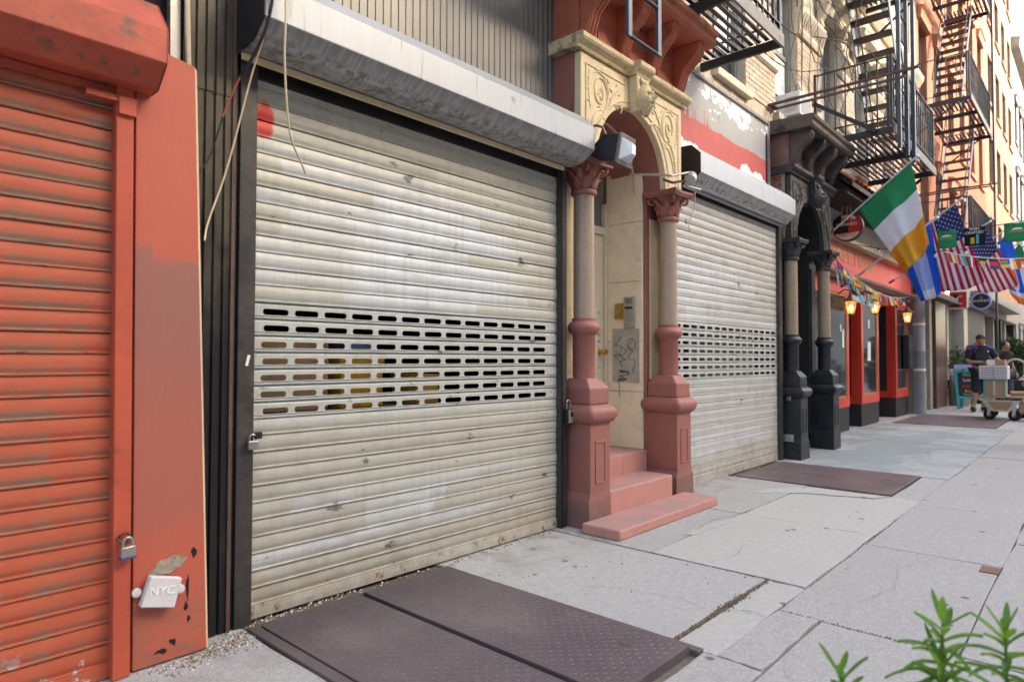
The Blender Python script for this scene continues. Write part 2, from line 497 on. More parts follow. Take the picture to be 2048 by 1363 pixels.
# ================================================================ GROUND
def concrete(name, a, b, speck=.5, gum=.5, patch=None, bumpk=.25):
    n = N(name)
    x, y, z = n.sep()
    info = n.t.nodes.new('ShaderNodeObjectInfo')
    c = n.mix(n.noise(2.2, 6, .65), a, b)
    c = n.mix(n.math('MULTIPLY', n.step(n.noise(.9, 6, .65), .42, .7), .6), c, mul(a, .72))
    c = n.mix(n.math('MULTIPLY', n.step(n.noise(3.1, 6, .7, n.vscale((1, 1.6, 1), off=(9, 2, 0))), .56, .72), .45), c, mul(a, .62))
    mo = n.noise(26, 5, .7)
    c = n.mix(n.math('MULTIPLY', n.step(mo, .38, .68), .5), mul(a, .80), c)
    m2 = n.noise(62, 4, .75)
    c = n.mix(n.math('MULTIPLY', n.step(m2, .55, .72), speck*.6), c, mul(b, 1.3))
    c = n.mix(n.math('MULTIPLY', n.step(m2, .45, .30), speck*.55), c, mul(a, .6))
    sp = n.voro(110)
    c = n.mix(n.math('MULTIPLY', n.step(sp[0], .40, .12), speck), c, mul(b, 1.35))
    sp2 = n.noise(190, 3, .7)
    c = n.mix(n.math('MULTIPLY', n.step(sp2, .58, .72), speck), c, mul(a, .45))
    gv = n.voro(4.4, n.vscale((1, 1, 0)))
    gsel = n.math('GREATER_THAN', n.sep(gv[1])[0], .3)
    gd = n.math('ADD', gv[0], n.math('MULTIPLY', n.math('SUBTRACT', n.noise(35, 2), .5), .06))
    c = n.mix(n.math('MULTIPLY', n.math('MULTIPLY', n.step(gd, .105, .075), gsel), gum), c, (.075, .075, .085))
    dirt = n.math('MULTIPLY', n.step(n.noise(5, 6, .7), .42, .68), n.step(y, 2.2, 2.95))
    c = n.mix(n.math('MULTIPLY', dirt, .75), c, (.17, .135, .10))
    if patch:
        c = n.mix(n.math('MULTIPLY', n.step(n.noise(1.1, 6, .65, None, .4), .46, .62), .55), c, patch)
    c = n.mix(n.math('MULTIPLY', info.outputs['Random'], .14), c, mul(a, .7))
    n.bump(n.math('ADD', n.noise(120, 4, .75), n.math('MULTIPLY', n.noise(8, 4), .8)), bumpk, .004)
    return n.out(c, .82, 0, .3)
mt['conc'] = concrete('sidewalk_concrete', (.42, .402, .378), (.50, .482, .458), .5, .75)
mt['agg'] = concrete('exposed_aggregate_concrete', (.40, .382, .36), (.49, .472, .447), .62, .85, None, .4)
mt['smooth'] = concrete('smooth_new_concrete', (.47, .45, .415), (.54, .52, .485), .35, .8)
mt['bluestone'] = concrete('bluestone_flag', (.30, .335, .335), (.38, .405, .40), .2, .2, (.47, .45, .43))
mt['dirtbase'] = mat('joint_dirt', (.13, .105, .08), .9, 0, .35, 30, .5, 80)
mt['asphalt'] = mat('asphalt', (.05, .05, .052), .9, 0, .25, 8, .5, 120)
def plate_mat():
    n = N('brown_steel_plate')
    x, y, z = n.sep()
    c = n.mix(n.noise(4, 6, .65), (.105, .080, .084), (.16, .125, .128))
    c = n.mix(n.math('MULTIPLY', n.step(n.noise(2.2, 5, .6, n.vscale((1, .6, 1))), .48, .7), .6), c, (.20, .165, .16))
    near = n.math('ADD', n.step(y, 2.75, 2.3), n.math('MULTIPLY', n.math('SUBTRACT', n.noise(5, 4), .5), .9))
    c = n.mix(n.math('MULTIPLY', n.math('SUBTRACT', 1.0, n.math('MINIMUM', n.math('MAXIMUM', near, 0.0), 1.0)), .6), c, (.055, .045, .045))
    c = n.mix(n.math('MULTIPLY', n.step(n.noise(30, 5, .7), .64, .70), .6), c, (.30, .22, .16))
    n.bump(n.noise(120, 4, .7), .3, .002)
    return n.out(c, .48, .3, .5)
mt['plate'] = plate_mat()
mt['platefar'] = mat('worn_steel_hatch', (.15, .105, .105), .5, .3, .2, 3, .2, 120, grime=(.25, .20, .17), gt=(.55, .75), gs=3)

g = MB().box(-150, 350, -250, 200, -.6, -.16).build('road', mt['asphalt'])
struct(g)
sw = MB().box(-6, 120, -2.4, 3.9, -.16, -.016).build('sidewalk', mt['dirtbase'])
struct(sw)
MB().box(-6, 120, -2.55, -2.4, -.16, .0).build('kerb', mt['conc'], sw, bevel=.012)

def slab(x0, x1, y0, y1, m, dz=None, g=.004, wob=.007):
    dz = random.uniform(-.004, .004) if dz is None else dz
    def p(x, y):
        return (x + random.uniform(-wob, wob), y + random.uniform(-wob, wob))
    x0 += g; x1 -= g; y0 += g; y1 -= g
    poly = []
    k = 5
    for i in range(k):
        poly.append(p(x0 + (x1-x0)*i/k, y0))
    for i in range(k):
        poly.append(p(x1, y0 + (y1-y0)*i/k))
    for i in range(k):
        poly.append(p(x1 - (x1-x0)*i/k, y1))
    for i in range(k):
        poly.append(p(x0, y1 - (y1-y0)*i/k))
    MB().prism(poly, 'z', -.05, dz).build('slab', mt[m], sw, bevel=.004)
YB = 2.94
for (x0, x1, y0, y1, m) in [
    (-6, -1.2, 1.19, YB, 'conc'), (-1.2, 1.36, 1.19, YB, 'agg'), (1.36, 2.54, 1.0, 1.25, 'agg'),
    (2.54, 3.20, 1.0, 1.19, 'agg'), (2.54, 3.60, 1.40, YB, 'conc'), (2.54, 3.60, 1.19, 1.385, 'smooth'),
    (3.60, 4.97, 2.12, YB, 'agg'), (3.60, 4.97, 1.19, 2.12, 'smooth'),
    (4.97, 6.48, 2.12, YB, 'agg'), (4.97, 6.48, 1.19, 2.12, 'smooth'),
    (6.48, 7.78, 1.19, 1.42, 'agg'), (7.78, 9.2, 1.19, 2.98, 'bluestone'), (9.2, 10.9, 1.19, 3.3, 'bluestone'),
    (10.9, 12.6, 1.19, 3.9, 'bluestone'), (12.6, 14.0, 1.19, 3.9, 'bluestone'), (14.0, 16.8, 1.19, 1.45, 'conc'), (14.0, 16.8, 3.05, 3.9, 'conc'),
    (16.8, 18.6, 1.19, 3.9, 'conc'), (18.6, 20.4, 1.19, 3.9, 'conc'), (20.4, 23, 1.19, 3.9, 'conc')]:
    slab(x0, x1, y0, y1, m)
xs = [-6, -3.2, -1.4, .2, 1.62, 3.2, 4.72, 6.3, 8.25, 9.9, 11.6, 13.3, 15.0, 16.8, 18.6, 20.4, 22.4, 26]
for i in range(len(xs)-1):
    y1 = 1.19 if not (xs[i] < 2.5 and xs[i+1] > 1.4) else 1.0
    slab(xs[i], xs[i+1], .47, y1, 'agg')
    if not xs[i] == 1.62:
        slab(xs[i], xs[i+1], -.95, .47, 'agg')
    slab(xs[i], xs[i+1], -2.4, -.95, 'agg')
MB().box(26, 120, -2.38, 3.9, -.05, 0).build('far_paving', mt['conc'], sw)
# tree pit next to the camera: earth bed inside the slab grid
slab(1.62, 3.2, -.95, -.35, 'agg'); slab(2.25, 3.2, -.35, .47, 'agg')
pit = MB().box(1.64, 2.24, -.34, .46, -.06, -.012).build('planting_bed', mt['dirtbase'], sw)

# gravel-filled crack and litter (crumbs nobody could count)
def crumbs(name, segs, n, smin, smax, mats, parent):
    b = MB()
    for i in range(n):
        (ax, ay, bx, by, w) = random.choice(segs)
        t = random.random()
        x = ax + (bx-ax)*t + random.gauss(0, w); y = ay + (by-ay)*t + random.gauss(0, w)
        s_ = random.uniform(smin, smax); a = random.uniform(0, 6.28)
        k = random.randrange(len(mats)) if len(mats) > 1 else 0
        zc = .001
        vs_ = []
        for j in range(4):
            q = a + j*1.57 + random.uniform(-.4, .4)
            vs_.append((x + s_*math.cos(q), y + s_*math.sin(q)*.8, zc - .004))
        vs_.append((x + random.uniform(-.3, .3)*s_, y, zc + s_*random.uniform(.3, .9)))
        b.add(vs_, [(0,1,4),(1,2,4),(2,3,4),(3,0,4)], k)
    o = b.build(name, mats, parent, kind='stuff')
    return o
mt['leafbrown'] = mat('dry_leaf', (.27, .15, .05), .8, 0, .4, 40, .1)
mt['pebble'] = mat('pebble', (.30, .25, .19), .8, 0, .4, 60, .3)
mt['paperbit'] = mat('pale_litter', (.62, .60, .56), .7, 0, .2, 40, 0)
crumbs('gravel', [(2.57, 1.39, 3.0, 1.39, .006), (2.9, 1.39, 3.58, 1.385, .008), (3.0, 1.39, 3.3, 1.387, .012)], 1200, .0015, .006, [mt['pebble'], mt['dirtbase'], mt['dirtbase'], mt['leafbrown']], sw)
crumbs('litter', [(1.45, 2.87, 3.66, 2.885, .015), (1.4, 2.86, 2.0, 2.86, .03), (5.35, 2.87, 7.9, 2.88, .02), (1.2, 2.75, 1.5, 2.86, .04), (.95, 2.70, 1.3, 2.72, .04)], 1500, .002, .008, [mt['leafbrown'], mt['dirtbase'], mt['dirtbase'], mt['pebble'], mt['paperbit']], sw)
crumbs('scattered_litter', [(1.5, 2.6, 3.6, 2.3, .3), (2.6, 2.2, 6, 2.2, .45), (3, 1.2, 7, 1.3, .3), (9, 2, 14, 2.4, .4)], 200, .003, .008, [mt['paperbit'], mt['pebble'], mt['leafbrown']], sw)
crumbs('joint_grit', [(3.62, 1.19, 6.4, 1.19, .008), (3.2, .5, 3.2, 1.19, .006), (4.97, 1.2, 4.97, 2.1, .005), (3.6, 1.3, 3.6, 2.6, .006), (4.1, 2.12, 5.2, 2.12, .012)], 900, .002, .006, [mt['pebble'], mt['dirtbase']], sw)
# small metal access cover
b = MB().box(4.55, 4.68, .47, .56, -.01, .004)
b.build('access_cover', mt['brownstone'], sw, bevel=.002)

# ---- steel cellar doors
def lugs(x0, x1, y0, y1, z, pitch=.027):
    b = MB(); nx = int((x1-x0)/pitch); ny = int((y1-y0)/pitch)
    for i in range(nx):
        for j in range(ny):
            cx = x0 + (i+.5)*(x1-x0)/nx; cy = y0 + (j+.5)*(y1-y0)/ny
            a = .785 if (i+j) % 2 else -.785
            u = Vector((math.cos(a), math.sin(a), 0)); w = Vector((-u.y, u.x, 0)); c = Vector((cx, cy, z)); h = Vector((0, 0, .0026))
            b.add([c-u*.0125, c+w*.0045, c+u*.0125, c-w*.0045, c-u*.005+h, c+u*.005+h], [(0,1,4),(1,5,4),(1,2,5),(2,3,5),(3,4,5),(3,0,4)])
    return b
cd = thing('cellar_door', 'double steel plate cellar hatch with raised tread in front of large silver shutter', 'cellar door', (1.95, 2.05, 0))
y0, y1 = 1.30, 2.80
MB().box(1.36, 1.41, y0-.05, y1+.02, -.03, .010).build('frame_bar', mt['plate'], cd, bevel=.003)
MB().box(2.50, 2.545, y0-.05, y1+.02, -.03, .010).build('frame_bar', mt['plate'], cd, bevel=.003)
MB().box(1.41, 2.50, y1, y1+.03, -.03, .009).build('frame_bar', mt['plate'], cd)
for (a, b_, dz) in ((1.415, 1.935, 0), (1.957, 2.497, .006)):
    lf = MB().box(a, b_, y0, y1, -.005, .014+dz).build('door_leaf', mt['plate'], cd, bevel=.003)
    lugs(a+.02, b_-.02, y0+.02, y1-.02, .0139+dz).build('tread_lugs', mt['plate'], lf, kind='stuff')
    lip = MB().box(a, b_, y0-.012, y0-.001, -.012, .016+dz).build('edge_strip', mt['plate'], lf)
k = MB().lathe(2.36, 1.50, [(.035, .0205), (.035, .0235), (.028, .0245)], 18).build('lift_ring', mt['plate'], cd)
cd2 = thing('cellar_door', 'flat worn steel cellar hatch beside the black pedestal', 'cellar door', (7.1, 2.1, 0))
for a, b_ in ((6.50, 7.12), (7.13, 7.76)):
    MB().box(a, b_, 1.43, 2.82, -.02, .012).build('door_leaf', mt['platefar'], cd2, bevel=.003)
MB().lathe(7.3, 1.62, [(.04, .0125), (.04, .016), (.03, .017)], 14).build('lift_ring', mt['plate'], cd2)
cd3 = thing('cellar_door', 'dark steel cellar hatch in front of the red pub, near the drainpipe', 'cellar door', (15.3, 2.2, 0))
for a, b_ in ((14.02, 15.38), (15.4, 16.78)):
    MB().box(a, b_, 1.47, 3.03, -.02, .012).build('door_leaf', mt['platefar'], cd3, bevel=.003)

# ================================================================ ROLLER SHUTTERS
PRO = [(0, .003), (.0012, -.008), (.0035, -.0105), (.0078, -.0105), (.0105, -.0015), (.0145, -.001), (.0215, -.0055), (.034, -.0078), (.052, -.0078), (.064, -.0062), (.0715, -.0045), (PITCH_S-.0015, -.004), (PITCH_S, .003)]
def slat_mesh(L, m, pts=PRO):
    b = MB()
    n = 6
    for z, y in pts:
        for i in range(n+1):
            b.v.append(Vector((L*i/n, y, z)))
    for k in range(len(pts)-1):
        for i in range(n):
            a = k*(n+1)+i
            b.f.append((a, a+1, a+n+2, a+n+1)); b.mi.append(0)
    # end edges closed by a thin return
    return b.mesh('slat', m, True, 50)
def stadium(th, hl, r):
    c, s_ = math.cos(th), math.sin(th)
    lo, hi = 0, hl + r + .01
    for _ in range(30):
        t = (lo+hi)/2; x, z = abs(t*c), abs(t*s_)
        inside = (z <= r) if x <= hl else ((x-hl)**2 + z*z <= r*r)
        if inside: lo = t
        else: hi = t
    return lo*c, lo*s_
def perf_mesh(L, m, centers, hl, r, za=.0155, zb=.064, zc=.034, yf=-.0075):
    b = MB()
    lower = [(0, .003), (.0015, -.009), (.006, -.0115), (.0105, -.004), (za, yf)]
    upper = [(zb, yf), (.069, -.003), (PITCH_S, .004)]
    for pr in (lower, upper):
        o = len(b.v)
        for z, y in pr:
            b.v += [Vector((0, y, z)), Vector((L, y, z))]
        for k in range(len(pr)-1):
            b.f.append((o+2*k, o+2*k+1, o+2*k+3, o+2*k+2)); b.mi.append(0)
    edges = [0] + [(centers[i]+centers[i+1])/2 for i in range(len(centers)-1)] + [L]
    for i, xc in enumerate(centers):
        xa, xb = edges[i], edges[i+1]
        ths = sorted([math.atan2(zz-zc, xx-xc) for xx in (xa, xb) for zz in (za, zb)] + [math.atan2(r*math.sin(q*math.pi/8), e_*(hl + r*math.cos(q*math.pi/8))) for e_ in (-1, 1) for q in range(-4, 5)])
        inn = []; outp = []
        for th in ths:
            ix, iz = stadium(th, hl, r)
            inn.append((xc+ix, yf, zc+iz))
            c, s_ = math.cos(th), math.sin(th)
            t = 9
            if c > 1e-9: t = min(t, (xb-xc)/c)
            if c < -1e-9: t = min(t, (xa-xc)/c)
            if s_ > 1e-9: t = min(t, (zb-zc)/s_)
            if s_ < -1e-9: t = min(t, (za-zc)/s_)
            outp.append((xc+c*t, yf, zc+s_*t))
        n = len(ths); back = [(p[0], yf+.0025, p[2]) for p in inn]
        b.add(inn+outp+back, [(k, (k+1) % n, n+(k+1) % n, n+k) for k in range(n)] + [(k, (k+1) % n, 2*n+(k+1) % n, 2*n+k) for k in range(n)])
    return b.mesh('perforated_slat', m, True, 40)

def hood(parent, x0, x1, prof, m, cap_l, cap_r, lip=None):
    h = MB().prism(prof, 'x', x0, x1).build('housing', m, parent, bevel=.004)
    MB().prism(prof, 'x', x0-.006, x0-.001).build('end_cap', cap_l, h)
    MB().prism(prof, 'x', x1+.001, x1+.004).build('end_cap', cap_r, h)
    return h

# --- large silver shutter
Ysh = 2.92
sh = thing('roller_shutter', 'large dull silver roller shutter with black wires hanging over it and slotted middle rows', 'roller shutter', (2.53, Ysh, 0), 'silver roller shutters')
xl, xr = 1.40, 3.665
sm = slat_mesh(xr-xl, mt['sil1'])
pm = []
for r_ in range(3):
    off = .127 + (.0, .004, -.008)[r_]
    pm.append(perf_mesh(xr-xl, mt['sil1'], [off + .1625*k for k in range(13)], .0505, .0145))
zb0 = SIL_Z0
for i in range(32):
    z = 2.47 - i*PITCH_S
    if i and 14 <= i <= 20:
        o = inst(pm[(0, 1, 2, 0, 2, 2, 1)[i-14]], 'perforated_slat', (xl, Ysh + random.uniform(-.001, .001), z), sh)
    else:
        o = inst(sm, 'slat', (xl, Ysh + random.uniform(-.0018, .0018), z), sh)
        o.rotation_euler = (random.uniform(-.02, .02), random.uniform(-.0004, .0004), random.uniform(-.0008, .0008))
inst(sm, 'slat', (xl, Ysh, 2.47+PITCH_S), sh)
MB().prism([(Ysh-.012, .006), (Ysh+.01, .006), (Ysh+.01, SIL_Z0+.002), (Ysh-.008, SIL_Z0+.002), (Ysh-.012, SIL_Z0-.03)], 'x', xl, xr).build('bottom_bar', mt['sil1'], sh, bevel=.002)
MB().box(1.325, xl+.004, Ysh-.05, Ysh+.03, 0, 2.56).build('guide_rail', mt['railsteel'], sh, bevel=.003)
MB().box(1.302, 1.322, Ysh-.035, Ysh+.03, 0, 2.56).build('rail_angle', mt['black'], sh, bevel=.002)
MB().box(xr-.004, 3.735, Ysh-.045, Ysh+.03, 0, 2.60).build('guide_rail', mt['railsteel'], sh, bevel=.003)
MB().box(xr, xr+.012, Ysh-.055, Ysh-.046, 0, 2.60).build('rail_lip', mt['black'], sh)
hp = [(2.60, 2.645), (2.60, 2.80), (2.66, 2.875), (2.90, 2.925), (2.90, 2.585), (2.80, 2.562), (2.70, 2.572)]
hd = hood(sh, 1.302, 3.69, hp, mt['house'], mt['black'], mt['house'])
MB().box(1.31, 3.64, 2.825, 2.84, 2.535, 2.563).build('hood_lip', mt['cream'], hd)
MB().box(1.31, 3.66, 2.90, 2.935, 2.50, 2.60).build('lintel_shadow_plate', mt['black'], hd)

# --- second silver shutter
s2 = thing('roller_shutter', 'pale clean silver roller shutter standing between the red and the black doorway', 'roller shutter', (6.6, Ysh, 0), 'silver roller shutters')
xl2, xr2 = 5.30, 7.88
sm2 = slat_mesh(xr2-xl2, mt['sil2'])
pm2 = [perf_mesh(xr2-xl2, mt['sil2'], [.14 + d + .1655*k for k in range(15)], .048, .0135) for d in (0, .004, -.004)]
zt = 1.552
n2 = int(zt/PITCH_S)
z0 = zt - 20*PITCH_S
i = 0
z = z0 + PITCH_S*0
while z < 2.80:
    k = round((zt - z)/PITCH_S)
    if z > .0:
        if 1 <= k <= 7:
            inst(pm2[k % 3], 'perforated_slat', (xl2, Ysh, z), s2)
        else:
            o = inst(sm2, 'slat', (xl2, Ysh + random.uniform(-.0012, .0012), z), s2)
            o.rotation_euler = (random.uniform(-.02, .02), 0, 0)
    z += PITCH_S
zfirst = z0 if z0 > 0 else z0 + PITCH_S
MB().box(xl2, xr2, Ysh-.012, Ysh+.01, .004, max(.02, zfirst+.002)).build('bottom_bar', mt['sil2'], s2, bevel=.002)
MB().box(xl2-.05, xl2+.004, Ysh-.045, Ysh+.03, 0, 2.86).build('guide_rail', mt['railsteel'], s2, bevel=.003)
MB().box(xr2-.004, xr2+.09, Ysh-.045, Ysh+.03, 0, 2.84).build('guide_rail', mt['railsteel'], s2, bevel=.003)
hp2 = [(2.70, 2.90), (2.70, 3.075), (2.79, 3.165), (2.96, 3.17), (2.96, 2.84), (2.905, 2.82), (2.80, 2.80)]
hd2 = hood(s2, 5.50, 7.93, hp2, mt['house2'], mt['black'], mt['house2'])
MB().box(5.44, 7.9, 2.84, 2.855, 2.775, 2.80).build('hood_lip', mt['house'], hd2)
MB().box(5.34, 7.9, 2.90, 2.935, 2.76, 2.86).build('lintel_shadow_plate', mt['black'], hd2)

# --- red shutter at the left
s3 = thing('roller_shutter', 'red painted roller shutter with dusty slats beside the red panel', 'roller shutter', (-.4, 2.8, 0))
xl3, xr3 = -2.2, .815
sm3 = slat_mesh(xr3-xl3, mt['sred'])
for i in range(30):
    z = RED_Z0 + i*PITCH_S
    if z > .0 and z < 2.33:
        o = inst(sm3, 'slat', (xl3, 2.80 + random.uniform(-.0015, .0015), z), s3)
        o.rotation_euler = (random.uniform(-.03, .03), random.uniform(-.0006, .0006), 0)
MB().box(xl3, xr3, 2.785, 2.81, .002, RED_Z0+PITCH_S*(1 if RED_Z0 < 0 else 0)+.002).build('bottom_bar', mt['sred'], s3, bevel=.002)
MB().prism([(.812, .0), (.872, .0), (.850, 2.23), (.790, 2.23)], 'y', 2.745, 2.80).build('guide_rail', mt['rail_red'], s3, bevel=.004)
hp3 = [(2.59, 2.305), (2.59, 2.43), (2.70, 2.565), (2.80, 2.565), (2.80, 2.235), (2.755, 2.225), (2.68, 2.225)]
hd3 = hood(s3, -2.3, .912, hp3, mt['house_red'], mt['house_red'], mt['house_red'])
MB().box(-2.2, .86, 2.765, 2.785, 2.195, 2.224).build('hood_lip', mt['house_red'], hd3)
MB().box(.69, .845, 2.735, 2.775, 2.165, 2.19).build('bracket', mt['rail_red'], s3, bevel=.002)
MB().box(.795, .855, 2.730, 2.743, 2.12, 2.19).build('bracket', mt['rail_red'], s3, bevel=.002)

# ================================================================ RED STOREFRONT (left building)
rb = thing('red_storefront', 'red painted shop front with wide flat panel next to dark ribbed strip', 'building', (.2, 3, 0))
MB().prism([(.886, .005), (1.163, .005), (1.082, 2.40), (.862, 2.44)], 'y', 2.765, 2.80).build('panel', mt['red'], rb, bevel=.002)
MB().prism([(1.163, .005), (1.171, .005), (1.091, 2.39), (1.083, 2.40)], 'y', 2.77, 2.80).build('panel_edge', mt['cream'], rb)
MB().box(.862, .892, 2.79, 2.81, 0, 2.3).build('gap_strip', mt['brownstone'], rb)
MB().box(-4, .92, 2.82, 4.2, 0, 2.58).build('inner_wall', mt['dark'], rb)
MB().box(-4, .905, 2.83, 4.5, 2.58, 7).build('upper_wall', mt['house_red'], rb)
MB().box(.906, 1.17, 2.93, 4.5, 0, 7).build('side_wall', mt['dark'], rb)
MB().prism([(1.02, 2.38), (1.06, 2.38), (1.045, 3.6), (1.005, 3.6)], 'y', 2.86, 2.90).build('flashing', mt['alu'], rb)
MB().tube([(1.085, 2.83, 2.3), (1.07, 2.83, 2.75), (1.065, 2.83, 3.4)], .011, 8).build('conduit', mt['wire'], rb, smooth=True)
# white peeled area low on panel, drawn as chipped plaster patches standing a hair proud
for (cx, cz, w, h, sd_) in ((1.02, .385, .065, .03, 1), (.985, .365, .05, .02, 2)):
    random.seed(sd_)
    MB().prism([(cx + w*math.cos(t*.45)*random.uniform(.75, 1.1), cz + h*math.sin(t*.45)*random.uniform(.7, 1.15)) for t in range(14)], 'y', 2.7615-.0003*sd_, 2.7655).build('bare_plaster_patch', mt['pebble'], rb)
for (cx, cz, w, h, sd_) in ((1.108, .41, .018, .022, 4), (1.083, .27, .006, .05, 5), (1.078, .20, .008, .02, 6), (1.088, .15, .01, .016, 7), (1.03, .075, .02, .018, 8), (.985, .05, .03, .013, 9)):
    random.seed(sd_)
    MB().prism([(cx + w*math.cos(t*.57)*random.uniform(.3, 1.3), cz + h*math.sin(t*.57)*random.uniform(.3, 1.3)) for t in range(11)], 'y', 2.7635, 2.7655).build('paint_chip', mt['black'], rb)
random.seed(21)

# dark ribbed pilaster between red panel and silver shutter
dp = thing('ribbed_pilaster', 'narrow dark bronze ribbed metal strip between red panel and silver shutter', 'pilaster', (1.24, 2.87, 0))
def ribbed(name, x0, x1, z0, z1, y, n, depth, m, parent, frac=.25):
    b = MB(); pts = []
    w = (x1-x0)/n
    for i in range(n):
        a = x0 + i*w
        pts += [(a, y), (a+w*frac*.35, y+depth), (a+w*frac, y+depth), (a+w*frac*1.35, y)]
    pts.append((x1, y))
    vs_ = [(p[0], p[1], z0) for p in pts] + [(p[0], p[1], z1) for p in pts]; k = len(pts)
    b.add(vs_, [(i, i+1, k+i+1, k+i) for i in range(k-1)])
    b.add([(x0, y+.05, z0), (x1, y+.05, z0), (x1, y+.05, z1), (x0, y+.05, z1)], [(0, 1, 2, 3)])
    return b.build(name, m, parent)
ribbed('ribbed_sheet', 1.075, 1.285, 0, 2.36, 2.872, 5, .012, mt['corrdark'], dp)
ribbed('ribbed_sheet', 1.075, 1.285, 2.362, 5.2, 2.868, 5, .012, mt['corrdark'], dp)
MB().box(1.286, 1.302, 2.862, 2.92, 0, 5).build('edge_strip', mt['rustbar'], dp)

# ---- cracks and repairs in the paving
mt['crack'] = mat('crack_dirt', (.075, .065, .055), .95, 0, .3, 40, 0)
mt['palepatch'] = concrete('pale_cement_patch', (.46, .45, .43), (.54, .53, .51), .3, .3)
def crack(pts, w, seed):
    random.seed(seed)
    P = [Vector((p[0], p[1], 0)) for p in pts]; L = []
    for i in range(len(P)-1):
        n_ = max(2, int((P[i+1]-P[i]).length/.06))
        for k in range(n_):
            L.append(P[i].lerp(P[i+1], k/n_) + Vector((random.gauss(0, .007), random.gauss(0, .007), 0)))
    L.append(P[-1])
    b = MB(); vs_ = []
    for i, p in enumerate(L):
        t = (L[min(i+1, len(L)-1)] - L[max(i-1, 0)]).normalized(); q = Vector((-t.y, t.x, 0)); ww = .55*w*random.uniform(.2, 1.4)*(.3 + .7*math.sin(math.pi*(i+.5)/len(L)))
        vs_ += [p + q*ww + Vector((0, 0, .0052)), p - q*ww + Vector((0, 0, .0052))]
    b.add(vs_, [(2*i, 2*i+1, 2*i+3, 2*i+2) for i in range(len(L)-1)])
    b.build('crack', mt['crack'], sw)
crack([(2.75, 2.15), (2.9, 1.95), (3.0, 1.6), (2.95, 1.42)], .003, 1)
crack([(2.62, 2.62), (2.95, 2.5), (3.2, 2.45)], .002, 2)
crack([(3.0, 1.40), (3.08, 1.28), (3.05, 1.2)], .004, 3)
crack([(3.62, 1.75), (3.9, 1.7), (4.2, 1.75)], .002, 4)
crack([(8.2, 1.4), (8.6, 1.7), (8.5, 2.1), (8.9, 2.5)], .005, 5)
crack([(9.3, 1.6), (9.9, 1.75), (10.6, 1.5)], .006, 6)
crack([(3.4, .95), (3.9, .85), (4.3, .9), (4.7, .75)], .002, 7)
crack([(2.0, .8), (2.4, .75), (2.6, .95)], .002, 8)
crack([(4.95, 2.1), (4.6, 2.2), (4.2, 2.14), (4.0, 2.25)], .004, 9)
def patch(pts, z, seed, m='palepatch'):
    random.seed(seed); P = []
    n_ = len(pts)
    for i in range(n_):
        a, b_ = Vector(pts[i]), Vector(pts[(i+1) % n_])
        k_ = max(2, int((b_-a).length/.05))
        for k in range(k_):
            p = a.lerp(b_, k/k_); P.append((p.x + random.gauss(0, .010), p.y + random.gauss(0, .010)))
    MB().prism(P, 'z', z-.002, z).build('cement_patch', mt[m], sw)
patch([(5.75, 2.42), (6.30, 2.2), (6.42, 1.6), (6.44, 1.42), (6.28, 1.5), (6.1, 2.0)], .0058, 11)
patch([(4.1, 2.16), (4.6, 2.14), (4.7, 2.06), (4.2, 2.08)], .0058, 12)
0 and patch([(9.4, 1.9), (10.6, 2.1), (11.6, 1.9), (11.7, 1.35), (10.4, 1.4), (9.8, 1.3)], .0058, 13, 'conc')
0 and patch([(8.0, 1.9), (8.7, 1.8), (9.0, 1.4), (8.1, 1.3)], .0058, 14, 'conc')
random.seed(21)
# ================================================================ TENEMENT (behind both silver shutters, brick above)
tb = thing('tenement_building', 'buff brick tenement with tall pale windows above the shutters and doorways', 'building', (9, 3.2, 0))
mt['mortar'] = mat('buff_mortar', (.48, .42, .33), .85, 0, .15, 6, .4, 60)
mt['brick'] = mat('buff_brick', (.58, .45, .335), .8, 0, .16, 9, .4, 70, grime=(.48, .34, .24), gt=(.5, .7), gs=8)
mt['brickside'] = mat('grey_buff_brick', (.40, .33, .24), .85, 0, .2, 9, .4, 60)
mt['limestone'] = mat('cream_limestone', (.61, .52, .40), .75, 0, .14, 5, .4, 50, grime=(.45, .36, .22), gt=(.55, .72), gs=5)
mt['blind'] = mat('pale_window_blind', (.62, .64, .63), .5, 0, .06, 4, .03)
mt['sash'] = mat('grey_sash_paint', (.23, .22, .20), .5, 0, .15, 6, .1)
# interior boxes behind shutters
for (x0, x1) in ((1.30, 3.76), (5.29, 8.02)):
    MB().add([(x0, 2.97, 0), (x1, 2.97, 0), (x1, 4.8, 0), (x0, 4.8, 0), (x0, 2.97, 2.9), (x1, 2.97, 2.9), (x1, 4.8, 2.9), (x0, 4.8, 2.9)],
          [(3, 2, 1, 0), (4, 5, 6, 7), (1, 2, 6, 5), (2, 3, 7, 6), (3, 0, 4, 7)]).build('shop_interior', mt['dark'], tb)
MB().box(1.17, 1.30, 2.955, 4.8, 0, 3.3).build('party_wall', mt['dark'], tb)
# bronze ribbed siding above the large shutter
ribbed('siding', 1.30, 3.80, 2.60, 5.4, 3.05, 46, .006, mt['siding'], tb, .2)
MB().box(1.30, 3.80, 3.13, 4.5, 2.91, 9).build('wall', mt['mortar'], tb)
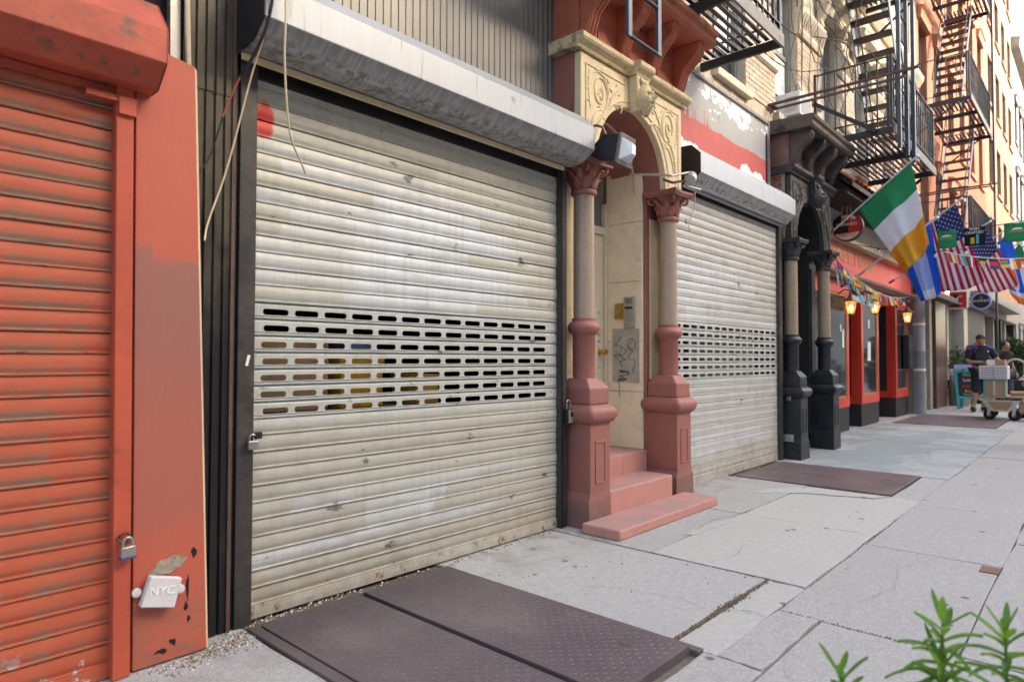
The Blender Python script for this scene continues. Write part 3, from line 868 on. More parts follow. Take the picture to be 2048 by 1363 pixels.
# brick wall over the second bay and on to the far end, with window openings
WX = [6.95, 8.68, 10.42, 12.16, 13.90, 15.64]
WW = .40
YW = 3.05
ZS, ZT = 4.30, 6.25          # sill and head of the first row
ZS2, ZT2 = 7.55, 9.4
X0, X1 = 3.80, 16.70
wall = MB()
edges = [X0] + [e for w in WX for e in (w-WW, w+WW)] + [X1]
wall.box(X0, 5.33, YW+.008, 4.5, 3.6, 12)
for i in range(0, len(edges), 2):
    a = max(edges[i], 5.33)
    wall.box(a, edges[i+1], YW+.008, YW+.3, ZS, ZT)
    wall.box(a, edges[i+1], YW+.008, YW+.3, ZS2, ZT2)
wall.box(5.33, X1, YW+.008, YW+.3, 3.1, ZS)
wall.box(5.33, X1, YW+.008, YW+.3, ZT, ZS2)
wall.box(5.33, X1, YW+.008, YW+.3, ZT2, 12)
wall.box(5.33, X1, YW+.3, 4.6, 2.92, 12)
wl = wall.build('wall', mt['mortar'], tb)
# bricks, one by one on the piers and the bands
BW, BH, BT = .205, .0645, .009
bl = []
def bricks(x0, x1, z0, z1):
    if z1 - z0 < .05:
        return
    nz = int(round((z1-z0)/BH)); h = (z1-z0)/nz
    for j in range(nz):
        off = -(BW/2) if j % 2 else 0
        x = x0 + off
        while x < x1 - .01:
            a = max(x, x0); b_ = min(x+BW, x1)
            if b_ - a > .03:
                bl.append((a+BT/2, b_-BT/2, z0+j*h+BT/2, z0+(j+1)*h-BT/2))
            x += BW
for i in range(0, len(edges), 2):
    a = max(edges[i], 5.36)
    bricks(a, edges[i+1], ZS, 4.80); bricks(a, edges[i+1], 4.94, 5.62)
    bricks(a, edges[i+1], ZS2+.1, ZT2-.2)
bricks(5.36, 8.0, 4.06, ZS-.10); bricks(8.0, X1, 4.20, ZS-.10)
bricks(5.36, X1, 6.82, 7.2)
bl.sort(key=lambda q: (q[0]**2*.6 + (q[2]-4)**2))
brick_cache = {}
rest = MB()
for k, (a, b_, z0, z1) in enumerate(bl):
    if k < 300:
        w, h = round(b_-a, 3), round(z1-z0, 3)
        if (w, h) not in brick_cache:
            brick_cache[(w, h)] = MB().box(-w/2, w/2, 0, .03, 0, h).mesh('brick', mt['brick'])
        inst(brick_cache[(w, h)], 'brick', ((a+b_)/2, YW-.004 + random.uniform(-.002, .002), z0), wl)
    else:
        rest.box(a, b_, YW-.004 + random.uniform(-.002, .002), YW+.02, z0, z1)
rest.build('far_bricks', mt['brick'], wl, kind='stuff')
# stone bands, carved imposts, hood mouldings with brackets
for i in range(0, len(edges), 2):
    a, c = max(edges[i], 5.34), edges[i+1]
    MB().prism([(YW-.02, 4.805), (YW-.045, 4.83), (YW-.045, 4.87), (YW-.02, 4.93), (YW+.02, 4.93), (YW+.02, 4.805)], 'x', a, c-.003).build('stone_band', mt['limestone'], wl)
    imp = MB().prism([(YW-.03, 5.63), (YW-.05, 5.68), (YW-.05, 5.72), (YW-.09, 5.92), (YW-.1, 5.98), (YW+.02, 5.98), (YW+.02, 5.63)], 'x', a-.02, c+.02).build('impost_block', mt['limestone'], wl)
    lf = MB()
    nn = max(3, int((c-a)/.085))
    for q in range(nn):
        xx = a + (q+.5)*(c-a)/nn
        lf.tube([(xx-.02, YW-.055, 5.73), (xx-.012, YW-.085, 5.83), (xx+.012, YW-.108, 5.90), (xx+.02, YW-.112, 5.87)], [.012, .024, .02, .008], 6)
    lf.build('carved_leaves', mt['limestone'], imp, smooth=True)
def sash(parent, x, z0, z1, first):
    w = MB().box(x-WW, x+WW, YW+.17, YW+.21, z0, z1).build('window', mt['blind'], parent)
    f = MB()
    for s_ in (-1, 1):
        f.box(x+s_*WW-(.05 if s_ > 0 else 0), x+s_*WW+(.05 if s_ < 0 else 0), YW+.10, YW+.17, z0, z1)
    f.box(x-WW+.051, x+WW-.051, YW+.10, YW+.168, z1-.07, z1-.001)
    f.box(x-WW+.051, x+WW-.051, YW+.11, YW+.166, z0+.001, z0+.06)
    f.build('frame', mt['sash'], w, bevel=.004)
    m_ = (z0+z1)/2
    MB().box(x-WW+.052, x+WW-.052, YW+.125, YW+.169, m_-.03, m_+.03).build('meeting_rail', mt['sash'], w)
    MB().box(x-WW+.06, x+WW-.06, YW+.150, YW+.156, z0+.061, m_-.031).build('pane', mt['glass'], w)
    lo = MB().box(x-WW+.07, x+WW-.07, YW+.143, YW+.149, m_-.55, m_-.035).build('pane', mt['blind'], w)
    MB().box(x-WW-.06, x+WW+.06, YW-.07, YW+.12, z0-.09, z0-.001).build('sill', mt['limestone'], parent, bevel=.008)
for i, x in enumerate(WX):
    sash(wl, x, ZS, ZT, i == 0)
    sash(wl, x, ZS2, ZT2, False)
    # flat stone hood over each window on scrolled brackets
    MB().prism([(YW-.003, 6.26), (YW-.10, 6.30), (YW-.12, 6.42), (YW-.22, 6.50), (YW-.24, 6.60), (YW-.003, 6.66)], 'x', x-WW-.16, x+WW+.16).build('window_hood', mt['limestone'], wl)
    for s_ in (-1, 1):
        xx = x + s_*(WW+.08)
        MB().prism([(YW-.004, 5.99), (YW-.05, 5.99), (YW-.09, 6.05), (YW-.07, 6.12), (YW-.13, 6.2), (YW-.2, 6.36), (YW-.004, 6.36)], 'x', xx-.06, xx+.06).build('scroll_bracket', mt['limestone'], wl, bevel=.01)
    MB().prism([(YW-.003, ZT2+.01), (YW-.12, ZT2+.05), (YW-.2, ZT2+.3), (YW-.003, ZT2+.35)], 'x', x-WW-.16, x+WW+.16).build('window_hood', mt['limestone'], wl)
# continuous carved cornice between storeys
MB().prism([(YW-.004, 6.70), (YW-.03, 6.70), (YW-.05, 6.76), (YW-.03, 6.815), (YW-.004, 6.815)], 'x', 5.4, X1).build('string_course', mt['limestone'], wl)
MB().prism([(YW-.004, 7.21), (YW-.05, 7.21), (YW-.14, 7.34), (YW-.16, 7.44), (YW-.004, 7.46)], 'x', 5.4, X1).build('string_course', mt['limestone'], wl)

# air conditioner in a window
def aircon(x, z, label):
    t = thing('air_conditioner', label, 'air conditioner', (x, YW, z))
    MB().box(x-.22, x+.22, YW-.24, YW+.10, z, z+.30).build('case', mt['white'], t, bevel=.012)
    gr = MB()
    for k in range(9):
        gr.box(x-.18, x+.18, YW-.246, YW-.241, z+.03+k*.027, z+.042+k*.027)
    gr.build('grille', mt['alu'], t)
    for k in range(6):
        pass
    b = MB()
    for k in range(7):
        b.box(x-.226, x-.221, YW-.20, YW-.05, z+.06+k*.027, z+.07+k*.027)
    b.build('side_vent', mt['alu'], t)
aircon(8.68, ZS-.0, 'white window air conditioner above the black doorway hood')

# painted sign board over the second shutter
def sign_paint():
    n = N('peeling_sign_paint')
    x, y, z = n.sep()
    edge = n.math('ADD', z, n.math('MULTIPLY', n.math('SUBTRACT', n.noise(1.5, 5, .6), .5), .14))
    run = n.math('MULTIPLY', n.math('MULTIPLY', n.step(n.noise(26, 3, .6, n.vscale((1, 1, .03))), .55, .62), n.step(x, 6.4, 6.1)), .17)
    redm = n.step(n.math('SUBTRACT', edge, run), 3.585, 3.57)
    grey = n.mix(n.noise(12, 5, .7, n.vscale((1, 1, .3))), (.33, .32, .31), (.44, .43, .42))
    red_ = n.mix(n.noise(9, 4, .6, n.vscale((1, 1, .4))), (.47, .085, .072), (.56, .13, .115))
    c = n.mix(redm, grey, red_)
    pe = n.noise(3.2, 6, .6, n.vscale((1, 1, 1.5)))
    band1 = n.math('MULTIPLY', n.step(z, 3.74, 3.92), .19)
    band2 = n.math('MULTIPLY', n.math('MULTIPLY', n.step(z, 3.46, 3.25), n.step(n.noise(1.1, 2, .5, n.vscale((1, 1, .01))), .36, .47)), .36)
    w = n.step(n.math('ADD', pe, n.math('ADD', band1, band2)), .655, .665)
    c = n.mix(w, c, (.80, .79, .77))
    dk = n.math('MULTIPLY', n.step(n.noise(22, 5, .7, n.vscale((1, 1, .25))), .64, .70), .8)
    c = n.mix(dk, c, (.12, .09, .07))
    n.bump(n.math('SUBTRACT', n.noise(15, 4), n.math('MULTIPLY', w, .8)), .4, .004)
    return n.out(c, .6, 0, .3)
mt['sign'] = sign_paint()
sg = thing('sign_board', 'peeling sign board painted grey over red above the pale shutter', 'sign', (6.6, 3.0, 2.9))
MB().box(5.34, 7.84, 2.985, 3.03, 2.95, 4.02).build('board', mt['sign'], sg)
MB().box(7.84, 7.87, 2.97, 3.03, 2.95, 4.04).build('edge_trim', mt['alu'], sg)
MB().box(5.34, 7.84, 2.96, 3.035, 4.021, 4.05).build('top_flashing', mt['sash'], sg)
MB().tube([(7.78, 2.975, 2.95), (7.78, 2.975, 3.9)], .01, 8).build('conduit', mt['wireblk'], sg, smooth=True)

# ================================================================ DOORWAY PORTALS
CX = 4.525
def face_relief(cx, y, z, h, rz=1.0):
    b = MB()
    def f(u, v):
        th = (u-.5)*math.pi
        t = v
        w = .36*h*(1 - .55*abs(2*(t-.55))**2.4)*(.55+.45*math.sin(math.pi*min(max(t*.9+.08, 0), 1)))
        d = .42*h*math.cos(th)
        x = cx + w*math.sin(th)
        zz = z + h*t
        g_ = lambda a, s_: math.exp(-((a)/s_)**2)
        su = math.sin(th)
        dd = d*(.55+.45*math.sin(math.pi*min(max(t, .05), .97)))
        dd += .16*h*g_(su, .12)*g_(t-.50, .07) + .08*h*g_(su, .10)*g_(t-.60, .09)
        dd += .05*h*g_(t-.70, .05)*g_(su, .6)
        dd -= .11*h*(g_(su-.36, .15)+g_(su+.36, .15))*g_(t-.62, .045)
        dd += .04*h*(g_(su-.5, .2)+g_(su+.5, .2))*g_(t-.5, .07)
        dd += .06*h*g_(t-.40, .03)*g_(su, .45) - .05*h*g_(t-.345, .022)*g_(su, .25)
        dd += (.025*h*math.sin(26*su + 7*t))*(1 if t < .33 else (.35 if t > .84 else 0))
        return (x, y - dd*rz, zz)
    b.grid(f, 30, 34)
    return b
def scroll_curves():
    # carved spandrel: one spiral medallion with stems and leaves, coordinates relative to the left panel (x, z)
    cs = []
    cx, cz = 4.045, 3.205
    sp = []
    for i in range(42):
        t = i/41; a = -1.2 + t*10.2; r = .118*(1-t)**.8 + .012
        sp.append((cx + r*.82*math.cos(a), cz + r*1.12*math.sin(a)))
    cs.append((sp, .0105))
    cs.append(([(3.90, 2.80), (3.93, 2.90), (3.955, 2.99), (4.0, 3.06), (4.07, 3.085)], .011))
    cs.append(([(3.945, 2.80), (3.975, 2.92), (4.04, 3.02), (4.13, 3.06)], .008))
    cs.append(([(4.11, 3.08), (4.17, 3.14), (4.205, 3.22), (4.26, 3.29), (4.30, 3.30)], .010))
    cs.append(([(4.16, 3.11), (4.22, 3.17), (4.30, 3.185), (4.345, 3.16), (4.33, 3.13)], .010))
    cs.append(([(3.96, 3.33), (4.02, 3.36), (4.09, 3.345), (4.13, 3.30), (4.16, 3.24), (4.15, 3.17)], .009))
    cs.append(([(3.905, 3.34), (3.895, 3.25), (3.90, 3.15), (3.925, 3.06)], .008))
    leaves = [(3.885, 3.29, .5), (3.885, 3.20, .2), (3.893, 3.11, -.2), (4.00, 3.375, 1.4), (4.07, 3.375, 1.8), (4.15, 3.33, 2.4), (4.19, 3.27, 2.6), (4.185, 3.19, 2.2),
              (4.24, 3.25, .9), (4.275, 3.335, 1.0), (4.31, 3.27, .4), (4.27, 3.155, -.5), (4.33, 3.20, .3), (3.93, 2.86, 1.2), (3.965, 3.0, .8), (4.03, 3.10, .3), (4.08, 3.03, 2.6),
              (4.03, 3.20, .5), (4.06, 3.235, 1.4), (4.055, 3.165, 2.2), (3.92, 2.76, 1.5), (3.945, 2.95, 2.1)]
    return cs, leaves
def portal(dx, name, label, M_):
    t = thing(name, label, 'doorway', (CX+dx, 2.9, 0))
    X = lambda x: x + dx
    # --- pedestals and columns
    for cx in (3.90, 5.155):
        c = X(cx); cy = 2.845
        ped = MB().sq(c, cy, [(.150, .155, .0), (.147, .152, .20), (.124, .145, .245), (.122, .145, .245), (.121, .145, .735)]).build('pedestal', M_['ped'], t, bevel=.012)
        MB().sq(c, cy, [(.125, .150, .735), (.150, .172, .752), (.167, .190, .785), (.170, .193, .815), (.160, .182, .845), (.135, .158, .865), (.124, .148, .872)]).build('moulding', M_['ped'], ped, smooth=True, bevel=.02, ang=60)
        MB().sq(c, cy, [(.122, .142, .872), (.120, .140, .985), (.118, .136, .995), (.088, .095, 1.045), (.08, .085, 1.06)]).build('cap_block', M_['ped'], ped, bevel=.01)
        # raised frame on the front of the pedestal
        fr = MB(); yf = cy-.145
        for (a, b_, z0, z1) in ((-.062, .062, .60, .615), (-.062, .062, .31, .325), (-.062, -.050, .325, .60), (.050, .062, .325, .60)):
            fr.box(c+a, c+b_, yf-.006, yf+.002, z0, z1)
        fr.build('panel_frame', M_['ped'], ped, bevel=.003)
        col = MB().lathe(c, cy, [(.083, 1.05), (.083, 1.37), (.088, 1.375), (.105, 1.39), (.119, 1.42), (.119, 1.44), (.105, 1.462), (.088, 1.475), (.088, 1.495), (.080, 1.50)], 28).build('column_base', M_['ped'], t, smooth=True, ang=50)
        MB().lathe(c, cy, [(.0775, 1.50), (.0775, 2.0), (.0755, 2.405)], 32).build('column_shaft', M_['shaft'], t, smooth=True)
        cap = MB().lathe(c, cy, [(.080, 2.40), (.094, 2.405), (.099, 2.42), (.094, 2.436), (.082, 2.44), (.084, 2.50), (.098, 2.56), (.125, 2.61)], 26).build('capital', M_['cap'], t, smooth=True)
        lv = MB()
        for row, (n_, z0, z1, r0, r1, ph) in enumerate(((8, 2.44, 2.545, .086, .128, 0), (8, 2.46, 2.605, .090, .155, math.pi/8))):
            for k in range(n_):
                a = ph + 2*math.pi*k/n_
                er = Vector((math.cos(a), math.sin(a), 0)); et = Vector((-er.y, er.x, 0))
                def f(u, v, er=er, et=et, z0=z0, z1=z1, r0=r0, r1=r1):
                    wd = .034*math.sin(math.pi*min(1, .18+.86*v))*(1+.16*math.sin(v*24))
                    rad = r0 + (r1-r0)*v**2.2 + .010*(1-abs(2*u-1))*math.sin(math.pi*v)
                    zz = z0 + (z1-z0)*(v if v < .86 else .86 - (v-.86)*1.3)
                    return Vector((c, cy, zz)) + er*rad + et*wd*(2*u-1)
                lv.grid(f, 4, 9)
        lv.build('acanthus_leaves', M_['cap'], cap, smooth=True, solid=.007, ang=70)
        vo = MB()
        for k in range(4):
            a = math.pi/4 + k*math.pi/2
            er = Vector((math.cos(a), math.sin(a), 0))
            pts = []
            for i in range(15):
                q = i/14; an = 1.9 - q*8.5; rr_ = .042*(1-q*.8)
                pts.append(Vector((c, cy, 2.585)) + er*(.142 + rr_*math.cos(an)) + Vector((0, 0, rr_*math.sin(an))))
            vo.tube(pts, [.013*(1-.35*i/14) for i in range(15)], 6)
            et = Vector((-er.y, er.x, 0))
            vo.tube([Vector((c, cy, 2.50))+er*.09+et*.02, Vector((c, cy, 2.57))+er*.115+et*.03, Vector((c, cy, 2.62))+er*.15], [.008, .011, .012], 6)
        vo.build('volutes', M_['cap'], cap, smooth=True)
        for k in range(1):
            ab = MB(); poly = []
            for q in range(4):
                a = math.pi/4 + q*math.pi/2
                p0 = Vector((math.cos(a), math.sin(a)))*.222; p1 = Vector((math.cos(a+math.pi/2), math.sin(a+math.pi/2)))*.222
                for s_ in range(5):
                    u = s_/5; p = p0.lerp(p1, u); p = p*(1-.13*math.sin(math.pi*u)); poly.append((c+p.x, cy+p.y))
            ab.prism(poly, 'z', 2.612, 2.632)
            ab.prism([(c+(p[0]-c)*1.05, cy+(p[1]-cy)*1.05) for p in poly], 'z', 2.632, 2.662)
            ab.build('abacus', M_['cap'], cap, bevel=.004)
    # --- jambs behind the columns
    for (a, b_, inn) in ((3.782, 4.018, 1), (5.032, 5.278, 0)):
        j = MB().box(X(a), X(b_), 2.992, 3.34, 0, 2.664).build('jamb', M_['ped'], t, bevel=.004)
        MB().box(X(a)+.045, X(b_)-.045, 2.978, 2.991, 1.02, 2.44).build('jamb_inlay', M_['inlay'], j, bevel=.003)
    # --- arch block: body with the round opening, and a thin carved face
    def ring(r, z0, xa, xb, zt):
        poly = [(X(xa), z0), (X(xa), zt), (X(xb), zt), (X(xb), z0), (X(CX+r), z0)]
        for i in range(25):
            a = math.pi*i/24
            poly.append((X(CX + r*math.cos(a)), 2.70 + r*math.sin(a)))
        poly.append((X(CX-r), z0))
        return poly
    MB().prism(ring(.505, 2.665, 3.80, 5.325, 3.46), 'y', 2.862, 3.34).build('arch_body', M_['body'], t)
    fa = MB().prism(ring(.512, 2.668, 3.805, 5.32, 3.452), 'y', 2.800, 2.861).build('arch_face', M_['face'], t, bevel=.006)
    # arch ring moulding
    mo = MB(); pts = []
    for i in range(33):
        a = math.pi*i/32
        pts.append((X(CX + .560*math.cos(a)), 2.800, 2.70 + .560*math.sin(a)))
    mo.tube(pts, .010, 6)
    mo.build('arch_moulding', M_['face'], fa, smooth=True)
    # carved scrolls on both spandrels
    cs, leaves = scroll_curves()
    for mir in (0, 1):
        rel = MB()
        mx = (lambda x: 2*4.5625 - x) if mir else (lambda x: x)
        for pts, r in cs:
            n_ = len(pts)
            rel.tube([(X(mx(p[0])), 2.799, p[1]) for p in pts], [r*(1 - .5*abs(2*i/(n_-1)-1)**2) for i in range(n_)], 8)
        for (x, z, a) in leaves:
            if mir: a = math.pi - a
            d = Vector((math.cos(a), 0, math.sin(a)))
            p = Vector((X(mx(x)), 2.799, z))
            rel.tube([p-d*.024, p-d*.008, p+d*.010, p+d*.024], [.003, .010, .009, .002], 6)
        rel.build('carved_scroll', M_['face'], fa, smooth=True)
        bo = MB()
        xa, xb = (3.862, 4.40) if not mir else (4.735, 5.263)
        bo.box(X(xa), X(xb), 2.793, 2.802, 3.372, 3.382)
        if not mir:
            bo.box(X(xa), X(xa)+.010, 2.793, 2.802, 2.70, 3.372); bo.box(X(xb)-.01, X(xb), 2.793, 2.802, 3.23, 3.372)
        else:
            bo.box(X(xb)-.010, X(xb), 2.793, 2.802, 2.70, 3.372); bo.box(X(xa), X(xa)+.01, 2.793, 2.802, 3.23, 3.372)
        bo.build('panel_border', M_['face'], fa, bevel=.002)
    # cornice with a break over the keystone
    pr = [(2.80, 3.453), (2.778, 3.453), (2.770, 3.475), (2.735, 3.50), (2.725, 3.515), (2.725, 3.548), (2.74, 3.556), (2.80, 3.56)]
    for (a, b_) in ((3.735, 4.418), (4.642, 5.385)):
        MB().prism(pr, 'x', X(a), X(b_)).build('cornice', M_['cornice'], t, bevel=.004)
    MB().prism([(y-.06, z) if y < 2.795 else (y, z) for y, z in pr], 'x', X(4.42), X(4.64)).build('cornice', M_['cornice'], t, bevel=.004)
    MB().box(X(3.74), X(5.38), 2.801, 3.05, 3.462, 3.556).build('cornice_top', M_['cornice'], t)
    MB().prism([(3.05, 3.463), (2.80, 3.463), (2.80, 3.475), (2.80, 3.50), (2.80, 3.553), (3.05, 3.553)], 'x', X(3.738), X(3.739)).build('cornice_end', M_['cornice'], t)
    # keystone with a bearded mask
    ks = MB().prism([(X(4.437), 3.452), (X(4.623), 3.452), (X(4.595), 3.17), (X(4.465), 3.17)], 'y', 2.715, 2.80).build('keystone', M_['face'], t, bevel=.008)
    face_relief(X(4.53), 2.735, 3.135, .255).build('carved_mask', M_['face2'], ks, smooth=True, ang=80)
    lf = MB()
    for q in range(5):
        a = (q-2)*.42
        lf.tube([(X(4.53)+.02*math.sin(a), 2.712, 3.375), (X(4.53)+.05*math.sin(a), 2.70, 3.405), (X(4.53)+.085*math.sin(a), 2.705, 3.44)], [.006, .013, .004], 6)
    lf.build('carved_plume', M_['face'], ks, smooth=True)
    # --- hood over the arch: wall panel, four scrolled brackets and a projecting slab
    fz = MB().box(X(3.80), X(5.325), 2.815, 3.05, 3.561, 3.95).build('frieze', M_['hood'], t)
    for q in range(3):
        x0 = 3.98 + q*.445
        pn = MB()
        for (a, b_, z0, z1) in ((.05, .36, 3.86, 3.875), (.05, .36, 3.62, 3.632), (.05, .062, 3.632, 3.86), (.348, .36, 3.632, 3.86)):
            pn.box(X(x0+a), X(x0+b_), 2.807, 2.816, z0, z1)
        pn.build('panel_frame', M_['hood'], fz)
    for q in range(4):
        xc = (3.875, 4.34, 4.79, 5.25)[q]; w = .125 if q in (0, 3) else .105
        poly = [(2.816, 3.575), (2.775, 3.575), (2.755, 3.60), (2.735, 3.66), (2.715, 3.72), (2.665, 3.775), (2.61, 3.815), (2.575, 3.86), (2.572, 3.90), (2.56, 3.902), (2.56, 3.948), (2.816, 3.948)]
        br = MB().prism(poly, 'x', X(xc-w/2), X(xc+w/2)).build('bracket', M_['brk'], t, smooth=True, bevel=.006)
        rib = MB()
        for s_ in (-.30, 0, .30):
            rib.tube([(X(xc+s_*w), y, z) for y, z in poly[1:9]], .0115, 6)
        rib.build('bracket_rib', M_['brk'], br, smooth=True)
    sl = [(2.535, 3.950), (2.515, 3.975), (2.515, 4.02), (2.49, 4.045), (2.485, 4.085), (2.52, 4.10), (3.05, 4.12), (3.05, 3.950)]
    MB().prism(sl, 'x', X(3.715), X(5.425)).build('hood_slab', M_['slab'], t, bevel=.006)
    return t
red_set = dict(ped=mt['brownred'], shaft=mt['granite'], cap=mt['brownred'], inlay=mt['cream'], body=mt['brownred'], face=mt['cream'], face2=mt['creamtop'], cornice=mt['creamtop'], hood=mt['hoodred'], brk=mt['hoodred'], slab=mt['hoodred'])
mt['granite2'] = mat('tan_granite', (.33, .23, .15), .3, 0, .35, 60, 0, 10, grime=(.16, .12, .09), gt=(.5, .65), gs=90)
blk_set = dict(ped=mt['blackstone'], shaft=mt['granite2'], cap=mt['blackcarve'], inlay=mt['blackstone'], body=mt['blackstone'], face=mt['blackcarve'], face2=mt['blackcarve'], cornice=mt['blackcarve'], hood=mt['darkhood'], brk=mt['darkhood'], slab=mt['darkhood'])
p1 = portal(0, 'doorway_portal', 'red and cream carved arch doorway with granite columns between the silver shutters', red_set)
DX2 = 4.27
p2 = portal(DX2, 'doorway_portal', 'black painted carved arch doorway with tan columns beside the red pub', blk_set)

# exposed brick and brownstone on the flank of the black doorway
xs_ = 3.80 + DX2
MB().box(xs_-.012, xs_-.001, 2.815, 3.045, 3.57, 3.945).build('brownstone_block', mt['brownstone'], p2, bevel=.006)
mt['redbrick'] = mat('old_red_brick', (.29, .10, .065), .85, 0, .25, 12, .5, 60, grime=(.24, .2, .16), gt=(.6, .7), gs=14)
zz = 2.86
j = 0
while zz < 3.54:
    y = 2.90 + random.uniform(-.02, .02)
    while y < 3.03:
        w = random.choice((.07, .11, .13))
        y2 = min(y+w, 3.045)
        if y2-y > .03:
            MB().box(xs_-random.uniform(.010, .026), xs_-.001, y, y2-.012, zz, zz+.058).build('brick', mt['redbrick'], p2, bevel=.008)
        y = y2
    zz += .074; j += 1
MB().box(xs_-.004, xs_-.0005, 2.868, 3.05, 2.67, 3.56).build('rubble_backing', mt['pebble'], p2)
mort = MB()
random.seed(5)
mort.prism([(2.868 + random.uniform(0, .05), 2.70+.07*q) for q in range(12)] + [(2.866, 3.5), (2.866, 2.70)], 'x', xs_-.02, xs_-.004)
mort.build('mortar_patch', mt['pebble'], p2)
# flank of the red doorway: bare brown patch low on the side
MB().prism([(2.87, 2.90), (2.96, 2.93), (2.93, 2.99), (2.88, 3.08), (2.868, 3.12)], 'x', 3.7985, 3.7995).build('bare_stone_patch', mt['brownstone'], p1)

# ================================================================ recess of the red doorway: steps, marble, door
st = thing('entrance_steps', 'three worn pink painted stone steps up to the cream door', 'steps', (4.5, 2.7, 0))
MB().box(3.66, 5.12, 2.38, 2.69, 0, .073).build('step', mt['steppink'], st, bevel=.012)
MB().box(4.012, 4.935, 2.69, 3.0, 0, .240).build('step', mt['steppink'], st, bevel=.012)
MB().box(4.022, 5.028, 2.985, 3.40, 0, .410).build('step', mt['steppink'], st, bevel=.012)
mw = thing('marble_lining', 'cream marble slabs lining the recess beside the intercom', 'wall lining', (5.0, 3.2, .41))
zz = .412
for h in (.50, .45, .53, .53, .47):
    MB().box(5.008, 5.030, 3.022, 3.395, zz, zz+h-.004).build('marble_slab', mt['marble'], mw, bevel=.002)
    MB().box(4.020, 4.042, 3.022, 3.395, zz, zz+h-.004).build('marble_slab', mt['marble'], mw, bevel=.002)
    zz += h
MB().box(5.0295, 5.0312, 3.02, 3.395, .412, zz).build('joint_backing', mt['sash'], mw)
# grey repaired slab with scribbled tags
mt['ink'] = mat('black_marker', (.01, .01, .012), .6, 0, .1, 20, 0)
mt['greyslab'] = mat('grey_smudged_stone', (.40, .38, .34), .6, 0, .15, 8, .05)
gsl = MB().box(5.004, 5.0075, 3.05, 3.33, .99, 1.47).build('grey_slab', mt['greyslab'], mw)
gr = MB(); random.seed(3)
def squig(cy, cz, w, h, n_):
    pts = [(5.0015, cy + w*math.sin(i*1.9+random.uniform(-.5, .5))*.5, cz + h*(i/n_-.5) + random.uniform(-.02, .02)) for i in range(n_+1)]
    sm_ = []
    for i in range(len(pts)-1):
        for k in range(4):
            u = k/4; sm_.append(tuple(pts[i][q]*(1-u)+pts[i+1][q]*u for q in range(3)))
    gr.tube(sm_, .0018, 4)
squig(3.27, 1.30, .08, .22, 6); squig(3.21, 1.22, .10, .16, 7); squig(3.13, 1.27, .07, .2, 5); squig(3.20, 1.07, .13, .05, 9); squig(3.22, 1.02, .12, .04, 8); squig(3.10, 1.14, .03, .18, 4); squig(3.25, .93, .02, .12, 5)
gr.tube([(5.0015, 3.13+.045*math.cos(a*.5), 1.33+.05*math.sin(a*.5)) for a in range(14)], .0018, 4)
gr.build('marker_scribble', mt['ink'], gsl)
random.seed(33)
dr = thing('entrance_door', 'beige metal entrance door with brass knob and wired glass', 'door', (4.52, 3.42, .41))
YD = 3.40
MB().box(4.045, 4.12, YD-.02, YD+.06, .412, 2.62).build('frame', mt['door'], dr, bevel=.004)
MB().box(4.965, 5.006, YD-.02, YD+.06, .412, 2.62).build('frame', mt['door'], dr, bevel=.004)
MB().box(4.121, 4.964, YD-.018, YD+.058, 2.33, 2.40).build('transom', mt['door'], dr, bevel=.004)
MB().box(4.12, 4.42, YD+.0, YD+.04, .425, 2.325).build('leaf', mt['door'], dr, bevel=.004)
MB().box(4.800, 4.962, YD+.0, YD+.04, .425, 2.325).build('leaf', mt['door'], dr, bevel=.004)
MB().box(4.421, 4.799, YD+.001, YD+.039, .425, .60).build('leaf', mt['door'], dr)
MB().box(4.421, 4.799, YD+.001, YD+.039, 2.2, 2.325).build('leaf', mt['door'], dr)
pn = MB().box(4.421, 4.799, YD+.018, YD+.024, .601, 2.199).build('pane', mt['dglass'], dr)
wr = MB()
for k in range(38):
    wr.box(4.425, 4.795, YD+.0155, YD+.0175, .62+k*.042, .6225+k*.042)
wr.build('wire_mesh', mt['sash'], pn)
MB().box(4.74, 4.796, YD+.012, YD+.0153, 1.05, 1.62).build('notice', mt['ink'], pn)
nt_ = MB()
for (a, b_, z0, z1) in ((4.735, 4.797, 1.62, 1.628), (4.735, 4.797, 1.042, 1.05), (4.735, 4.740, 1.05, 1.62)):
    nt_.box(a, b_, YD+.0105, YD+.0153, z0, z1)
nt_.build('notice_border', mt['brass'], pn)
MB().box(4.744, 4.794, YD+.0108, YD+.0119, 1.27, 1.37).build('notice_paper', mt['white'], pn)
MB().box(4.12, 4.96, YD+.02, YD+.026, 2.41, 3.2).build('fanlight', mt['dglass'], dr)
kb = MB().lathe(0, 0, [(.030, 0), (.030, .006), (.012, .010), (.012, .035), (.026, .045), (.030, .06), (.024, .075), (.008, .08)], 18).xf(Matrix.Translation((4.90, YD, 1.26)) @ Matrix.Rotation(R(90), 4, 'X')).build('knob', mt['brass'], dr, smooth=True)
for z_, r_ in ((1.42, .018), (1.36, .014), (1.62, .012), (1.12, .010)):
    MB().lathe(0, 0, [(r_, 0), (r_, .006), (r_*.6, .009)], 14).xf(Matrix.Translation((4.885, YD, z_)) @ Matrix.Rotation(R(90), 4, 'X')).build('lock_cylinder', mt['steel'], dr, smooth=True)
